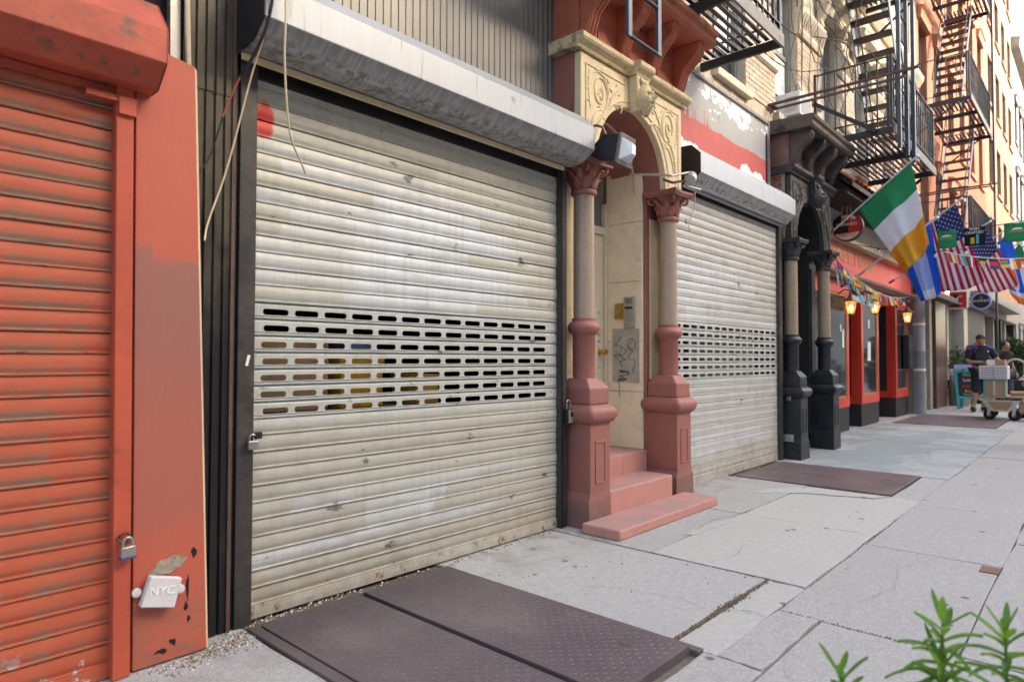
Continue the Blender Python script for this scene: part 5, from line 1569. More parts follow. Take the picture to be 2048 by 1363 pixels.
# lanterns
mt['lampglow'] = glow('lamp_glass_lit', (1.0, .40, .12), .16)
mt['lampglow'].node_tree.nodes['Principled BSDF'].inputs['Alpha'].default_value = .5
mt['bulb'] = glow('lamp_bulb', (1.0, .60, .24), 7)
mt['bronze'] = mat('aged_bronze', (.16, .12, .09), .45, .5, .2, 10, .1)
def lantern(x, z, label):
    y = 3.06
    t = thing('wall_lantern', label, 'lantern', (x, y, z), 'lit lanterns on the pub front')
    MB().lathe(x, y, [(.045, z-.13), (.050, z-.11), (.075, z+.02), (.085, z+.06)], 10).build('glass', mt['lampglow'], t)
    MB().lathe(x, y, [(.016, z-.08), (.028, z-.05), (.02, z-.01), (.01, z+.01)], 10).build('bulb', mt['bulb'], t, smooth=True)
    MB().lathe(x, y, [(.15, z+.062), (.14, z+.075), (.05, z+.13), (.03, z+.17), (.01, z+.19)], 18).build('cap', mt['bronze'], t, smooth=True)
    MB().lathe(x, y, [(.02, z-.16), (.05, z-.145), (.05, z-.131)], 12).build('base', mt['bronze'], t)
    c_ = MB()
    for k in range(6):
        a = k*math.pi/3
        c_.tube([(x+.052*math.cos(a), y+.052*math.sin(a), z-.13), (x+.09*math.cos(a), y+.09*math.sin(a), z+.06)], .005, 4)
    for zz, r_ in ((z-.06, .068), (z, .08)):
        c_.tube([(x+r_*math.cos(a*.45), y+r_*math.sin(a*.45), zz) for a in range(15)], .004, 4)
    c_.build('cage', mt['bronze'], t)
    MB().tube([(x, y, z+.18), (x, y+.01, z+.25), (x, y+.10, z+.27), (x, YP+.0, z+.20)], .012, 6).build('bracket', mt['bronze'], t, smooth=True)
lantern(11.5, 2.07, 'lit brass cage lantern on the pub beside the black doorway')
lantern(13.0, 2.16, 'lit brass cage lantern on the middle pier of the red pub')
lantern(15.55, 2.10, 'lit brass cage lantern on the pub pier beside the grey drainpipe')
mc = thing('menu_case', 'black wall menu case on the pub pier by the drainpipe', 'menu case', (16.2, 3.2, 1.0))
MB().box(15.95, 16.45, 3.12, 3.235, 1.0, 1.72).build('case', mt['plinth'], mc, bevel=.01)
MB().box(15.99, 16.41, 3.112, 3.1195, 1.05, 1.67).build('pane', mt['glass'], mc)
for k, (x, z, w, h) in enumerate(((11.75, 1.55, .10, .30), (11.62, 1.72, .09, .12), (13.35, 1.35, .2, .35), (13.35, 1.85, .12, .16))):
    po = MB().box(x-w/2, x+w/2, YP-.001, YP+.004, z-h/2, z+h/2).build('poster', mt['white'])
    tag(po, ('white notice on the glass of the first red pub pier', 'small white sticker high on the first red pub pier', 'pale green poster on the middle red pub pier', 'small paper above the poster on the middle pub pier')[k], 'poster')

# pint sign on ropes
mt['signblack'] = mat('sign_black', (.012, .012, .014), .35, 0, .1, 8, 0)
mt['signred'] = mat('sign_red', (.62, .03, .04), .35, 0, .06, 8, 0)
mt['signcream'] = mat('sign_cream', (.78, .60, .44), .4, 0, .05, 8, 0)
mt['rope'] = mat('gold_rope', (.55, .40, .14), .7, 0, .2, 60, .2)
rs = thing('round_sign', 'round red and black hanging pub sign asking PINTS', 'sign', (10.62, 2.86, 2.95))
def disc(x, cy, cz, r, x1, m, name, parent, a0=0, a1=2*math.pi, n_=36):
    MB().prism([(cy+r*math.cos(a0+(a1-a0)*i/n_), cz+r*math.sin(a0+(a1-a0)*i/n_)) for i in range(n_ + (0 if a1-a0 > 6.2 else 1))], 'x', x, x1).build(name, m, parent)
xs0 = 10.60
disc(xs0, 2.86, 3.19, .215, xs0+.09, mt['plinth'], 'rim', rs)
disc(xs0-.003, 2.86, 3.19, .198, xs0-.001, mt['signred'], 'face', rs)
# left black half and bottom cream segment (as seen from the sidewalk, +Y is to the left)
poly = [(2.86+.20*math.cos(a), 3.19+.20*math.sin(a)) for a in [R(q) for q in range(-28, 68, 8)]]
MB().prism([(2.84, 3.10)] + [(min(y, 3.052), z) for y, z in [(2.86+.197*math.cos(R(q)), 3.19+.197*math.sin(R(q))) for q in range(-27, 62, 8)]] + [(2.84, 3.345)], 'x', xs0-.0055, xs0-.0035).build('black_field', mt['signblack'], rs)
MB().prism([(2.86+.197*math.cos(R(q)), 3.19+.197*math.sin(R(q))) for q in range(-152, -27, 8)], 'x', xs0-.008, xs0-.006).build('cream_band', mt['signcream'], rs)
MB().prism([(2.86+.175*math.cos(R(q)), 3.19+.175*math.sin(R(q))) for q in range(62, 140, 8)] + [(2.86+.14*math.cos(R(q)), 3.19+.14*math.sin(R(q))) for q in range(140, 61, -8)], 'x', xs0-.008, xs0-.006).build('cream_arc', mt['signcream'], rs)
text('lettering', 'GUINNESS', .062, (xs0-.009, 2.865, 3.225), (0, -1, 0), (0, 0, 1), mt['white'], rs, .001)
text('lettering', 'PINTS?', .072, (xs0-.0095, 2.86, 3.06), (0, -1, 0), (0, 0, 1), mt['signred'], rs, .001, sx=1.1)
hp_ = MB().tube([(xs0-.009, 2.905+.018*math.cos(q*.5), 3.285+.022*math.sin(q*.5)) for q in range(13)], .003, 4).build('harp_emblem', mt['gold'], rs)
for k, y in enumerate((2.80, 2.85, 2.93)):
    MB().tube([(xs0+.02, 2.86, 3.86), (xs0-.02, (y+2.86)/2, 3.6), (xs0-.012, y, 3.38), (xs0-.012, y, 3.28)], .006, 5).build('rope', mt['rope'], rs, smooth=True)

# ================================================================ FLAGS
def cloth(name, col):
    n = N(name)
    c = n.mix(n.noise(9, 4, .6), mul(col, .88), mul(col, 1.1))
    n.bump(n.noise(14, 4, .6), .35, .01)
    n.out(c, .75, 0, .2)
    tr = n.t.nodes.new('ShaderNodeBsdfTranslucent'); n.t.links.new(c, tr.inputs[0])
    mx = n.t.nodes.new('ShaderNodeMixShader'); mx.inputs[0].default_value = .35
    o_ = [q for q in n.t.nodes if q.type == 'OUTPUT_MATERIAL'][0]
    n.t.links.new(n.b.outputs[0], mx.inputs[1]); n.t.links.new(tr.outputs[0], mx.inputs[2]); n.t.links.new(mx.outputs[0], o_.inputs[0])
    return n.m
mt['fgreen'] = cloth('flag_green', (.035, .30, .13))
mt['fwhite'] = cloth('flag_white', (.72, .72, .75))
mt['forange'] = cloth('flag_orange', (.72, .36, .04))
mt['fred'] = cloth('flag_red', (.55, .025, .06))
mt['fnavy'] = cloth('flag_navy', (.045, .055, .19))
mt['fblue'] = cloth('flag_blue', (.02, .16, .72))
mt['fpale'] = cloth('flag_pale_blue', (.42, .50, .82))
mt['fyellow'] = cloth('flag_yellow', (.75, .50, .04))
mt['fsky'] = cloth('flag_sky_blue', (.12, .48, .62))
mt['fblack'] = cloth('flag_black', (.02, .02, .025))
mt['forange2'] = cloth('flag_bright_orange', (.80, .22, .03))
mt['pole'] = mat('white_flag_pole', (.60, .58, .55), .35, .2, .08, 10, 0)
def surf(A, B, D, C_, amp=.05, waves=2.0, ph=0.0, sag=.04):
    A, B, D, C_ = Vector(A), Vector(B), Vector(D), Vector(C_)
    nrm = (B-A).cross(D-A).normalized()
    def f(u, v):
        p = (A*(1-u) + B*u)*(1-v) + (D*(1-u) + C_*u)*v
        w = amp*v**.7*math.sin(2*math.pi*waves*u + ph + 1.3*v) + .4*amp*v*math.sin(2*math.pi*waves*2.3*u + 2.1*ph)
        w += .25*amp*math.sin(9*v + 3*u + ph)*v
        p = p + nrm*w + Vector((0, 0, -sag*math.sin(math.pi*u)*(1-v)*0 - sag*math.sin(math.pi*u)*v))
        return p
    return f, nrm
def flag(label, A, B, D, C_, base, tip, mats, mfn, nu, nv, amp=.05, waves=2.0, ph=0.0, stars=None, sag=.04, group='flags on poles over the pub'):
    t = thing('flag', label, 'flag', base, group)
    f, nrm = surf(A, B, D, C_, amp, waves, ph, sag)
    cl = MB().grid(f, nu, nv, 0, mfn).build('cloth', mats, t, smooth=True, solid=.004, ang=80)
    base, tip = Vector(base), Vector(tip)
    MB().tube([base, tip], .013, 10).build('pole', mt['pole'], t, smooth=True)
    MB().ball(tip + (tip-base).normalized()*.02, .024, .024, .024).build('finial', mt['white'], t, smooth=True)
    MB().tube([base - (tip-base).normalized()*.02, base + (tip-base).normalized()*.09], .022, 10).build('socket', mt['bronze'], t, smooth=True)
    if stars:
        st_ = MB()
        for (u, v, s_) in stars:
            for sd_ in (-1, 1):
                p = f(u, v); pu = f(min(u+.01, 1), v) - p; pv = f(u, min(v+.01, 1)) - p
                eu = pu.normalized(); ev = (pv - eu*pv.dot(eu)).normalized(); n_ = eu.cross(ev)
                vs_ = []
                for k in range(10):
                    r_ = s_ if k % 2 == 0 else s_*.42
                    a = k*math.pi/5
                    vs_.append(p + eu*r_*math.cos(a) + ev*r_*math.sin(a) + n_*sd_*.0045)
                st_.add(vs_, [tuple(range(10))])
        st_.build('stars', mt['fwhite'], cl, kind='stuff')
    return t
flag('green white and orange tricolour flag on a slanted pole by the black doorway', (10.15, 2.592, 3.347), (10.15, 1.93, 3.885), (10.12, 2.02, 2.36), (10.22, 1.74, 2.76), (10.12, 2.98, 3.02), (10.15, 1.87, 3.935),
     [mt['fgreen'], mt['fwhite'], mt['forange']], lambda u, v: 0 if v < .34 else (1 if v < .67 else 2), 26, 24, .07, 1.3, .6)
flag('blue flag with wide pale middle stripe behind the tricolour flag', (11.2, 2.356, 2.857), (11.2, 1.885, 3.20), (11.16, 2.03, 2.06), (11.24, 1.76, 2.19), (11.18, 3.1, 2.36), (11.2, 1.82, 3.26),
     [mt['fblue'], mt['fpale'], mt['fwhite']], lambda u, v: 0 if u < .28 or u > .72 else (2 if v > .84 else 1), 25, 20, .05, 1.5, .3)
def usf(u, v):
    if u > .28 and v < .42:
        return 2
    return 0 if int(u*13) % 2 == 0 else 1
def star_list():
    L = []
    for r_ in range(9):
        for c_ in range(6 if r_ % 2 == 0 else 5):
            L.append((.28 + .72*(r_+.8)/9.6, .42*((c_*2 + (1 if r_ % 2 == 0 else 2))/12.2), .016))
    return L
flag('large stars and stripes flag beside the blue flag', (12.3, 2.16, 3.39), (12.3, 1.73, 3.665), (12.25, 1.93, 2.27), (12.36, 1.38, 2.40), (12.28, 3.12, 2.66), (12.3, 1.67, 3.715), [mt['fred'], mt['fwhite'], mt['fnavy']], usf, 26, 22, .05, 1.4, 1.2, star_list())
flag('stars and stripes flag hanging further along, nearer the tan tower', (14.4, 1.92, 3.12), (14.4, 1.58, 3.60), (14.35, 1.69, 2.40), (14.46, 1.13, 2.51), (14.38, 3.12, 1.95+.75), (14.4, 1.53, 3.67), [mt['fred'], mt['fwhite'], mt['fnavy']], usf, 26, 22, .05, 1.3, 2.2, star_list())
flag('blue flag with orange and white emblem at the end of the flag row', (16.6, 1.75, 3.40), (16.6, 1.43, 3.86), (16.55, 1.42, 2.50), (16.62, 1.15, 2.25), (16.58, 3.1, 2.75), (16.6, 1.39, 3.92),
     [mt['fblue'], mt['forange2'], mt['fwhite']], lambda u, v: (1 if (u-.6)**2*1.2 + (v-.60)**2 < .028 or v > .88 else (2 if (u-.6)**2*1.2 + (v-.60)**2 < .045 or .82 < v <= .88 else 0)), 28, 28, .05, 1.2, .2)
flag('second tricolour flag half hidden behind the orange and blue flag', (18.4, 1.85, 3.30), (18.4, 1.40, 3.80), (18.4, 1.45, 2.45), (18.45, 1.0, 2.65), (18.4, 3.1, 2.7), (18.4, 1.35, 3.86), [mt['fgreen'], mt['fwhite'], mt['forange']], lambda u, v: 0 if v < .34 else (1 if v < .67 else 2), 18, 18, .05, 1.2, 1.0)
# advertising pennants on a wire across the sidewalk
bw = thing('banner_line', 'black wire with green and black drink banners strung over the sidewalk', 'bunting', (11, 1.6, 2.9))
pts = [(11.05, 2.9, 3.33)] + [(11.0, 1.95-1.9*i/12, 3.065-.03*math.sin(i*.5)-.004*i) for i in range(13)]
MB().tube(pts, .006, 6).build('line', mt['wireblk'], bw)
for (ya, yb, m, txt, cm, sz) in ((1.773, 1.551, 'fgreen', 'MAGNERS', 'gold', .040), (1.457, 1.215, 'fblack', 'IRISH\nCRAFTED', 'white', .050), (1.01, .72, 'fgreen', 'MAGNERS', 'gold', .04)):
    zt = 3.045
    mm = mt['fgreen2'] if m == 'fgreen' and 'fgreen2' in mt else mt[m]
    ba = MB().grid(lambda u, v: (11.0 + .015*math.sin(u*5+v*3), ya+(yb-ya)*u, zt - .255*v - .01*math.sin(u*3.1)), 8, 8).build('banner', mm, bw, smooth=True, solid=.003)
    text('lettering', txt, sz, (10.975, (ya+yb)/2, zt-(.13 if m == 'fgreen' else .06)), (0, -1, 0), (0, 0, 1), mt[cm], ba, .001)
    if m == 'fblack':
        MB().box(10.975, 10.979, (ya+yb)/2+.0, (ya+yb)/2+.045, zt-.24, zt-.15).build('glass_print', mt['fyellow'], ba)
        MB().box(10.975, 10.979, (ya+yb)/2-.05, (ya+yb)/2-.02, zt-.24, zt-.11).build('bottle_print', mt['fsky'], ba)
    else:
        MB().prism([((ya+yb)/2+.06*math.cos(R(q)), zt-.105+.03*math.sin(R(q))) for q in range(0, 181, 20)], 'x', 10.976, 10.979).build('crest_print', mt['alu'], ba)
# bunting strings of little flags
def bunting(label, P0, P1, sag, n_, cols, seed, size=.15):
    random.seed(seed)
    P0, P1 = Vector(P0), Vector(P1)
    t = thing('bunting', label, 'bunting', P0)
    q = lambda u: P0.lerp(P1, u) + Vector((0, 0, -4*sag*u*(1-u)))
    MB().tube([q(i/24) for i in range(25)], .007, 5).build('cord', mt['fwhite'], t)
    for k in range(n_):
        u = (k+.5)/n_
        a = q(u-.36/n_); b_ = q(u+.36/n_)
        h = size*random.uniform(.9, 1.25); tw_ = random.uniform(-.06, .06); lean = random.uniform(-.03, .06)
        c1, c2, c3 = random.sample(cols, 3)
        def f(s_, v, a=a, b_=b_, h=h, tw_=tw_, lean=lean):
            p = a.lerp(b_, s_); return p + Vector((lean*v, tw_*v*(s_-.2) - .03*v, -h*v))
        vert = random.random() < .5
        MB().grid(f, 3, 3, 0, (lambda s_, v: min(2, int(s_*3))) if vert else (lambda s_, v: min(2, int(v*3)))).build('pennant', [mt[c1], mt[c2], mt[c3]], t)
allc = ['fred', 'fwhite', 'fnavy', 'fgreen', 'fyellow', 'fsky', 'fblack', 'forange']
bunting('string of small nation flags sagging under the pub sign fascia', (9.62, 2.75, 2.60), (14.6, 2.85, 2.42), .20, 22, allc, 4)
bunting('short string of sky blue pennants by the first lantern', (9.66, 2.78, 2.52), (12.6, 2.88, 2.36), .16, 10, ['fsky', 'fblack', 'fwhite', 'fsky'], 6, .22)
bunting('white cord of little flags stretched above the sidewalk in front of the striped flags', (11.3, 1.75, 2.78), (13.0, .9, 2.80), .05, 8, allc, 9, .14)
lw = thing('string_lights', 'black wire with small round bulbs between the flags', 'string lights', (11.5, 1.6, 2.9))
MB().tube([(11.2, 2.95-2.6*i/14, 3.02-.25*math.sin(math.pi*i/14)) for i in range(15)], .005, 5).build('wire', mt['wireblk'], lw)
for i in range(2, 14, 2):
    MB().ball((11.2, 2.95-2.6*i/14, 3.02-.25*math.sin(math.pi*i/14)-.06), .022, .022, .03).build('bulb', mt['lens'], lw, smooth=True)
    MB().box(11.19, 11.21, 2.94-2.6*i/14, 2.96-2.6*i/14, 3.02-.25*math.sin(math.pi*i/14)-.036, 3.02-.25*math.sin(math.pi*i/14)).build('socket', mt['wireblk'], lw)
# ================================================================ DRAINPIPE AND RESTAURANT BEYOND THE PUB
mt['pipegrey'] = mat('grey_pipe_paint', (.27, .28, .29), .5, 0, .1, 4, .1)
mt['wood'] = mat('brown_wood', (.13, .055, .03), .5, 0, .3, 5, .2, 40, st=(1, 1, .2))
mt['stonebrown'] = mat('polished_brown_stone', (.10, .055, .04), .3, 0, .35, 8, .05)
mt['greywood'] = mat('grey_painted_wood', (.30, .26, .22), .6, 0, .12, 4, .1)
mt['creamwood'] = mat('cream_painted_wood', (.52, .46, .38), .6, 0, .1, 4, .1)
dpipe = thing('drainpipe', 'fat grey drainpipe standing between pub and restaurant', 'pipe', (16.66, 3.06, 0))
MB().lathe(16.66, 3.06, [(.115, 0), (.115, 1.35), (.12, 1.36), (.12, 1.40), (.115, 1.41), (.115, 2.62)], 20).build('pipe', mt['pipegrey'], dpipe, smooth=True)
for z in (.95, 1.95):
    MB().lathe(16.66, 3.06, [(.122, z), (.122, z+.05)], 20).build('collar', mt['white'], dpipe, smooth=True)
rf = thing('restaurant_front', 'grey and brown restaurant front with glazing beyond the drainpipe', 'shop front', (24, 3.2, 0))
MB().box(16.8, 37.3, 3.75, 3.9, 0, 3.6).build('back_wall', mt['dark'], rf)
for (x0, x1, y, z0, z1, m, nm) in [
    (16.85, 17.15, 3.15, 0, 2.75, 'greywood', 'post'), (18.35, 18.65, 3.15, 0, 2.75, 'greywood', 'post'), (17.151, 18.349, 3.22, 0, .75, 'greywood', 'stall_riser'),
    (18.70, 20.0, 3.08, 0, 2.75, 'stonebrown', 'pier'), (20.01, 20.35, 3.2, 0, 2.7, 'greywood', 'post'), (21.35, 21.55, 3.25, 0, 2.7, 'creamwood', 'post'),
    (22.75, 23.4, 3.05, 0, 2.8, 'creamwood', 'column'), (23.7, 27.2, 3.10, 0, 2.75, 'plinth', 'dark_panel'), (27.25, 27.5, 3.1, 0, 3.0, 'greywood', 'post'),
    (29.8, 30.05, 3.1, 0, 3.0, 'greywood', 'post'), (31.6, 31.9, 3.05, 0, 3.0, 'plinth', 'post'), (33.5, 33.8, 3.1, 0, 3.0, 'greywood', 'post'), (36.9, 37.3, 3.1, 0, 3.0, 'plinth', 'post')]:
    MB().box(x0, x1, y, 3.74, z0, z1).build(nm, mt[m], rf, bevel=.01)
mt['lightpane'] = glass('street_reflecting_glass', (.10, .12, .09), .04)
for (x0, x1, z0, z1) in ((17.16, 18.34, .76, 2.72), (21.56, 22.74, .3, 2.7), (27.51, 29.79, .5, 2.9), (30.06, 31.59, .5, 2.9), (31.91, 33.49, .5, 2.9), (33.81, 36.89, .5, 2.9)):
    MB().box(x0, x1, 3.30, 3.32, z0, z1).build('pane', mt['lightpane'], rf)
MB().box(20.36, 21.34, 3.40, 3.45, .02, 2.6).build('wood_door', mt['wood'], rf, bevel=.01)
MB().box(20.45, 20.75, 3.33, 3.39, .95, 1.75).build('menu_board', mt['white'], rf)
MB().box(17.0, 37.3, 2.98, 3.74, 2.76, 3.58).build('fascia', mt['greywood'], rf, bevel=.02)
MB().box(23.5, 33.0, 2.55, 2.975, 3.0, 3.25).build('canopy', mt['sash'], rf, bevel=.02)
for k in range(6):
    MB().box(27.6, 29.7, 2.955, 2.978, 2.80+k*.10, 2.85+k*.10).build('louvre', mt['plinth'], rf)
MB().box(17.3, 17.75, 3.285, 3.299, 1.15, 1.75).build('menu_paper', mt['creamwood'], rf)
bxs = thing('sign_box', 'black lit sign box with red mugs hanging below the flags', 'sign', (16, 2.6, 2.5))
MB().box(14.3, 17.9, 2.50, 2.72, 2.46, 2.58).build('shelf', mt['plinth'], bxs, bevel=.01)
mt['redlit'] = glow('red_sign_lit', (.75, .05, .06), .9)
for x in (15.1, 16.6):
    m1 = MB().box(x-.3, x+.3, 2.52, 2.60, 2.582, 2.78).build('mug_panel', mt['redlit'], bxs, bevel=.01)
    MB().ball((x, 2.50, 2.66), .07, .02, .05).build('bulb', mt['bulb'], m1, smooth=True)
sq = thing('square_sign', 'square red hanging sign with a beer mug outline', 'sign', (19.2, 2.7, 2.45))
MB().box(19.2, 19.28, 2.49, 2.93, 2.44, 2.88).build('panel', mt['white'], sq, bevel=.02)
MB().box(19.192, 19.199, 2.52, 2.90, 2.47, 2.85).build('red_field', mt['signred'], sq)
MB().tube([(19.188, 2.63+.085*math.cos(R(a)), 2.66+.09*math.sin(R(a))) for a in range(110, -120, -10)], .012, 5).build('mug_handle_print', mt['white'], sq)
MB().box(19.184, 19.191, 2.66, 2.84, 2.50, 2.68).build('mug_print', mt['signblack'], sq, bevel=.02)
MB().box(19.184, 19.191, 2.69, 2.78, 2.70, 2.80).build('mug_print', mt['signblack'], sq)
MB().bar((19.24, 2.94, 2.80), (19.24, 3.05, 2.80), .03, .03).build('bracket', mt['plinth'], sq)
ov = thing('oval_sign', 'round black sign with pale rim lettered Guinness under the flags', 'sign', (22, 2.55, 2.6))
disc(22.0, 2.55, 2.82, .235, 22.09, mt['fpale'], 'rim', ov)
disc(21.99, 2.55, 2.82, .20, 21.999, mt['signblack'], 'face', ov)
text('lettering', 'GUINNESS', .085, (21.986, 2.55, 2.82), (0, -1, 0), (0, 0, 1), mt['white'], ov, .001)
MB().tube([(21.986, 2.55+.03*math.cos(a*.6), 2.91+.03*math.sin(a*.6)) for a in range(11)], .005, 4).build('harp_emblem', mt['gold'], ov)
for z in (2.75, 2.90):
    MB().bar((22.045, 2.79, z), (22.045, 3.05, z), .02, .02).build('bracket', mt['plinth'], ov)
kg = thing('keg_table', 'steel keg drum with white top lettered Gu by the brown pier', 'keg', (20.4, 2.85, 0))
MB().lathe(20.4, 2.85, [(.20, 0), (.20, .06), (.23, .10), (.235, .4), (.23, .72), (.20, .76), (.20, .78)], 22).build('drum', mt['steel'], kg, smooth=True)
MB().lathe(20.4, 2.85, [(.22, .781), (.22, .93), (.20, .95)], 22).build('top', mt['white'], kg, smooth=True)
text('lettering', 'Gu', .16, (20.23, 2.68, .42), (.7, -.7, 0), (0, 0, 1), mt['white'], kg, .002)
mt['teal'] = mat('teal_paint', (.02, .30, .36), .5, 0, .1, 6, .05)
mt['chalk'] = mat('chalkboard', (.018, .02, .022), .7, 0, .2, 6, .05)
mt['chalkred'] = mat('red_chalk', (.5, .06, .06), .8, 0, .1, 6, 0)
mt['chalkyel'] = mat('yellow_chalk', (.55, .5, .15), .8, 0, .1, 6, 0)
ab_ = thing('chalkboard_sign', 'teal framed chalkboard sandwich sign standing behind the delivery man', 'sign', (19.3, 2.45, 0))
def brd(x, sx):
    m_ = Matrix.Translation((x, 2.42, 0)) @ Matrix.Rotation(R(28), 4, 'Z') @ Matrix.Rotation(R(sx), 4, 'Y')
    return m_
m_ = brd(19.05, 11)
for (a, b_, z0, z1) in ((-.31, -.25, 0, 1.0), (.25, .31, 0, 1.0), (-.249, .249, .26, .32), (-.249, .249, .90, .96)):
    MB().box(0, .03, a, b_, z0, z1).xf(m_).build('frame', mt['teal'], ab_, bevel=.004)
MB().box(.008, .022, -.249, .249, .321, .899).xf(m_).build('board', mt['chalk'], ab_)
MB().box(-.002, .028, -.30, .30, .965, 1.10).xf(m_).build('header', mt['fpale'], ab_)
MB().box(-.004, -.0025, -.30, .30, .97, 1.01).xf(m_).build('header_stripe', mt['fyellow'], ab_)
m2 = brd(19.42, -11)
for (a, b_, z0, z1) in ((-.31, -.25, 0, 1.0), (.25, .31, 0, 1.0), (-.249, .249, .26, .32)):
    MB().box(0, .03, a, b_, z0, z1).xf(m2).build('frame', mt['teal'], ab_)
rv = m_.to_3x3() @ Vector((0, -1, 0)); uv_ = m_.to_3x3() @ Vector((0, 0, 1))
for (s_, z, sz, m) in (('Order', .84, .085, 'chalkyel'), ('Lunch', .72, .11, 'white'), ('SPECIAL', .56, .09, 'chalkred'), ('Burger', .45, .085, 'chalkyel'), ('Every day', .37, .075, 'chalkyel')):
    text('chalk_lettering', s_, sz, m_ @ Vector((.004, .0, z)), rv, uv_, mt[m], ab_, .001)

# ---- shrubs in planters
mt['leafd'] = mat('dark_shrub_leaf', (.035, .085, .02), .6, 0, .5, 20, .05)
mt['leafr'] = mat('bronze_shrub_leaf', (.07, .07, .03), .6, 0, .5, 20, .05)
def shrub(x, y, z0, z1, rx, m, label, n_, seed):
    random.seed(seed)
    t = thing('shrub', label, 'shrub', (x, y, 0))
    MB().sq(x, y, [(rx*.75, rx*.75, 0), (rx*.9, rx*.9, z0+.05)]).build('planter', mt['plinth'], t, bevel=.01)
    MB().tube([(x, y, z0), (x+.02, y, (z0+z1)/2), (x, y+.01, z1-.2)], [.03, .02, .01], 6).build('stem', mt['twig'], t)
    b = MB(); h = z1-z0
    for i in range(n_):
        d = Vector((random.gauss(0, 1), random.gauss(0, 1), random.gauss(0, 1))).normalized()
        r_ = random.random()**.33*(1+.18*noise.noise(d*2.3+Vector((seed, 0, 0))))
        p = Vector((x, y, (z0+z1)/2+.05)) + Vector((d.x*rx, d.y*rx, d.z*h/2))*r_
        s_ = random.uniform(.025, .05)
        u = (d + Vector((random.gauss(0, .6), random.gauss(0, .6), random.gauss(0, .6)))).normalized()
        w = u.cross(Vector((random.gauss(0, 1), random.gauss(0, 1), random.gauss(0, 1)))).normalized()
        b.add([p-u*s_, p+w*s_*.5, p+u*s_, p-w*s_*.5], [(0, 1, 2, 3)])
    b.build('crown', mt[m], t, kind='stuff')
shrub(24.4, 2.1, .55, 1.78, .48, 'leafd', 'rounded dark green shrub in a planter behind the delivery man', 5200, 3)
shrub(21.9, 2.75, .6, 1.55, .30, 'leafr', 'loose bronze leaved shrub beside the cream restaurant column', 1500, 5)
shrub(20.95, 3.0, .6, 1.5, .2, 'leafd', 'thin dark shrub behind the steel keg', 500, 8)

# ================================================================ PEOPLE
mt['skin'] = mat('skin', (.40, .22, .14), .55, 0, .1, 8, .05)
mt['skin2'] = mat('skin_light', (.55, .34, .25), .55, 0, .1, 8, .05)
mt['navy'] = mat('black_navy_cloth', (.018, .018, .03), .8, 0, .25, 12, .2, 60)
mt['purple'] = mat('purple_cloth', (.11, .03, .25), .8, 0, .15, 12, .1)
mt['shorts'] = mat('dark_shorts_cloth', (.015, .017, .028), .85, 0, .25, 12, .2, 60)
mt['lilac'] = mat('lilac_shirt_cloth', (.50, .48, .72), .8, 0, .1, 8, .2, 40)
mt['hair'] = mat('black_hair', (.012, .011, .011), .6, 0, .2, 40, .2)
mt['greyhair'] = mat('grey_hair', (.25, .24, .23), .7, 0, .2, 40, .2)
mt['lime'] = mat('lime_sock', (.25, .55, .12), .8, 0, .1, 20, .1)
mt['bluecloth'] = mat('navy_tee_cloth', (.03, .045, .11), .8, 0, .2, 12, .1)
mt['jeans'] = mat('jeans_cloth', (.05, .06, .09), .8, 0, .2, 12, .1)
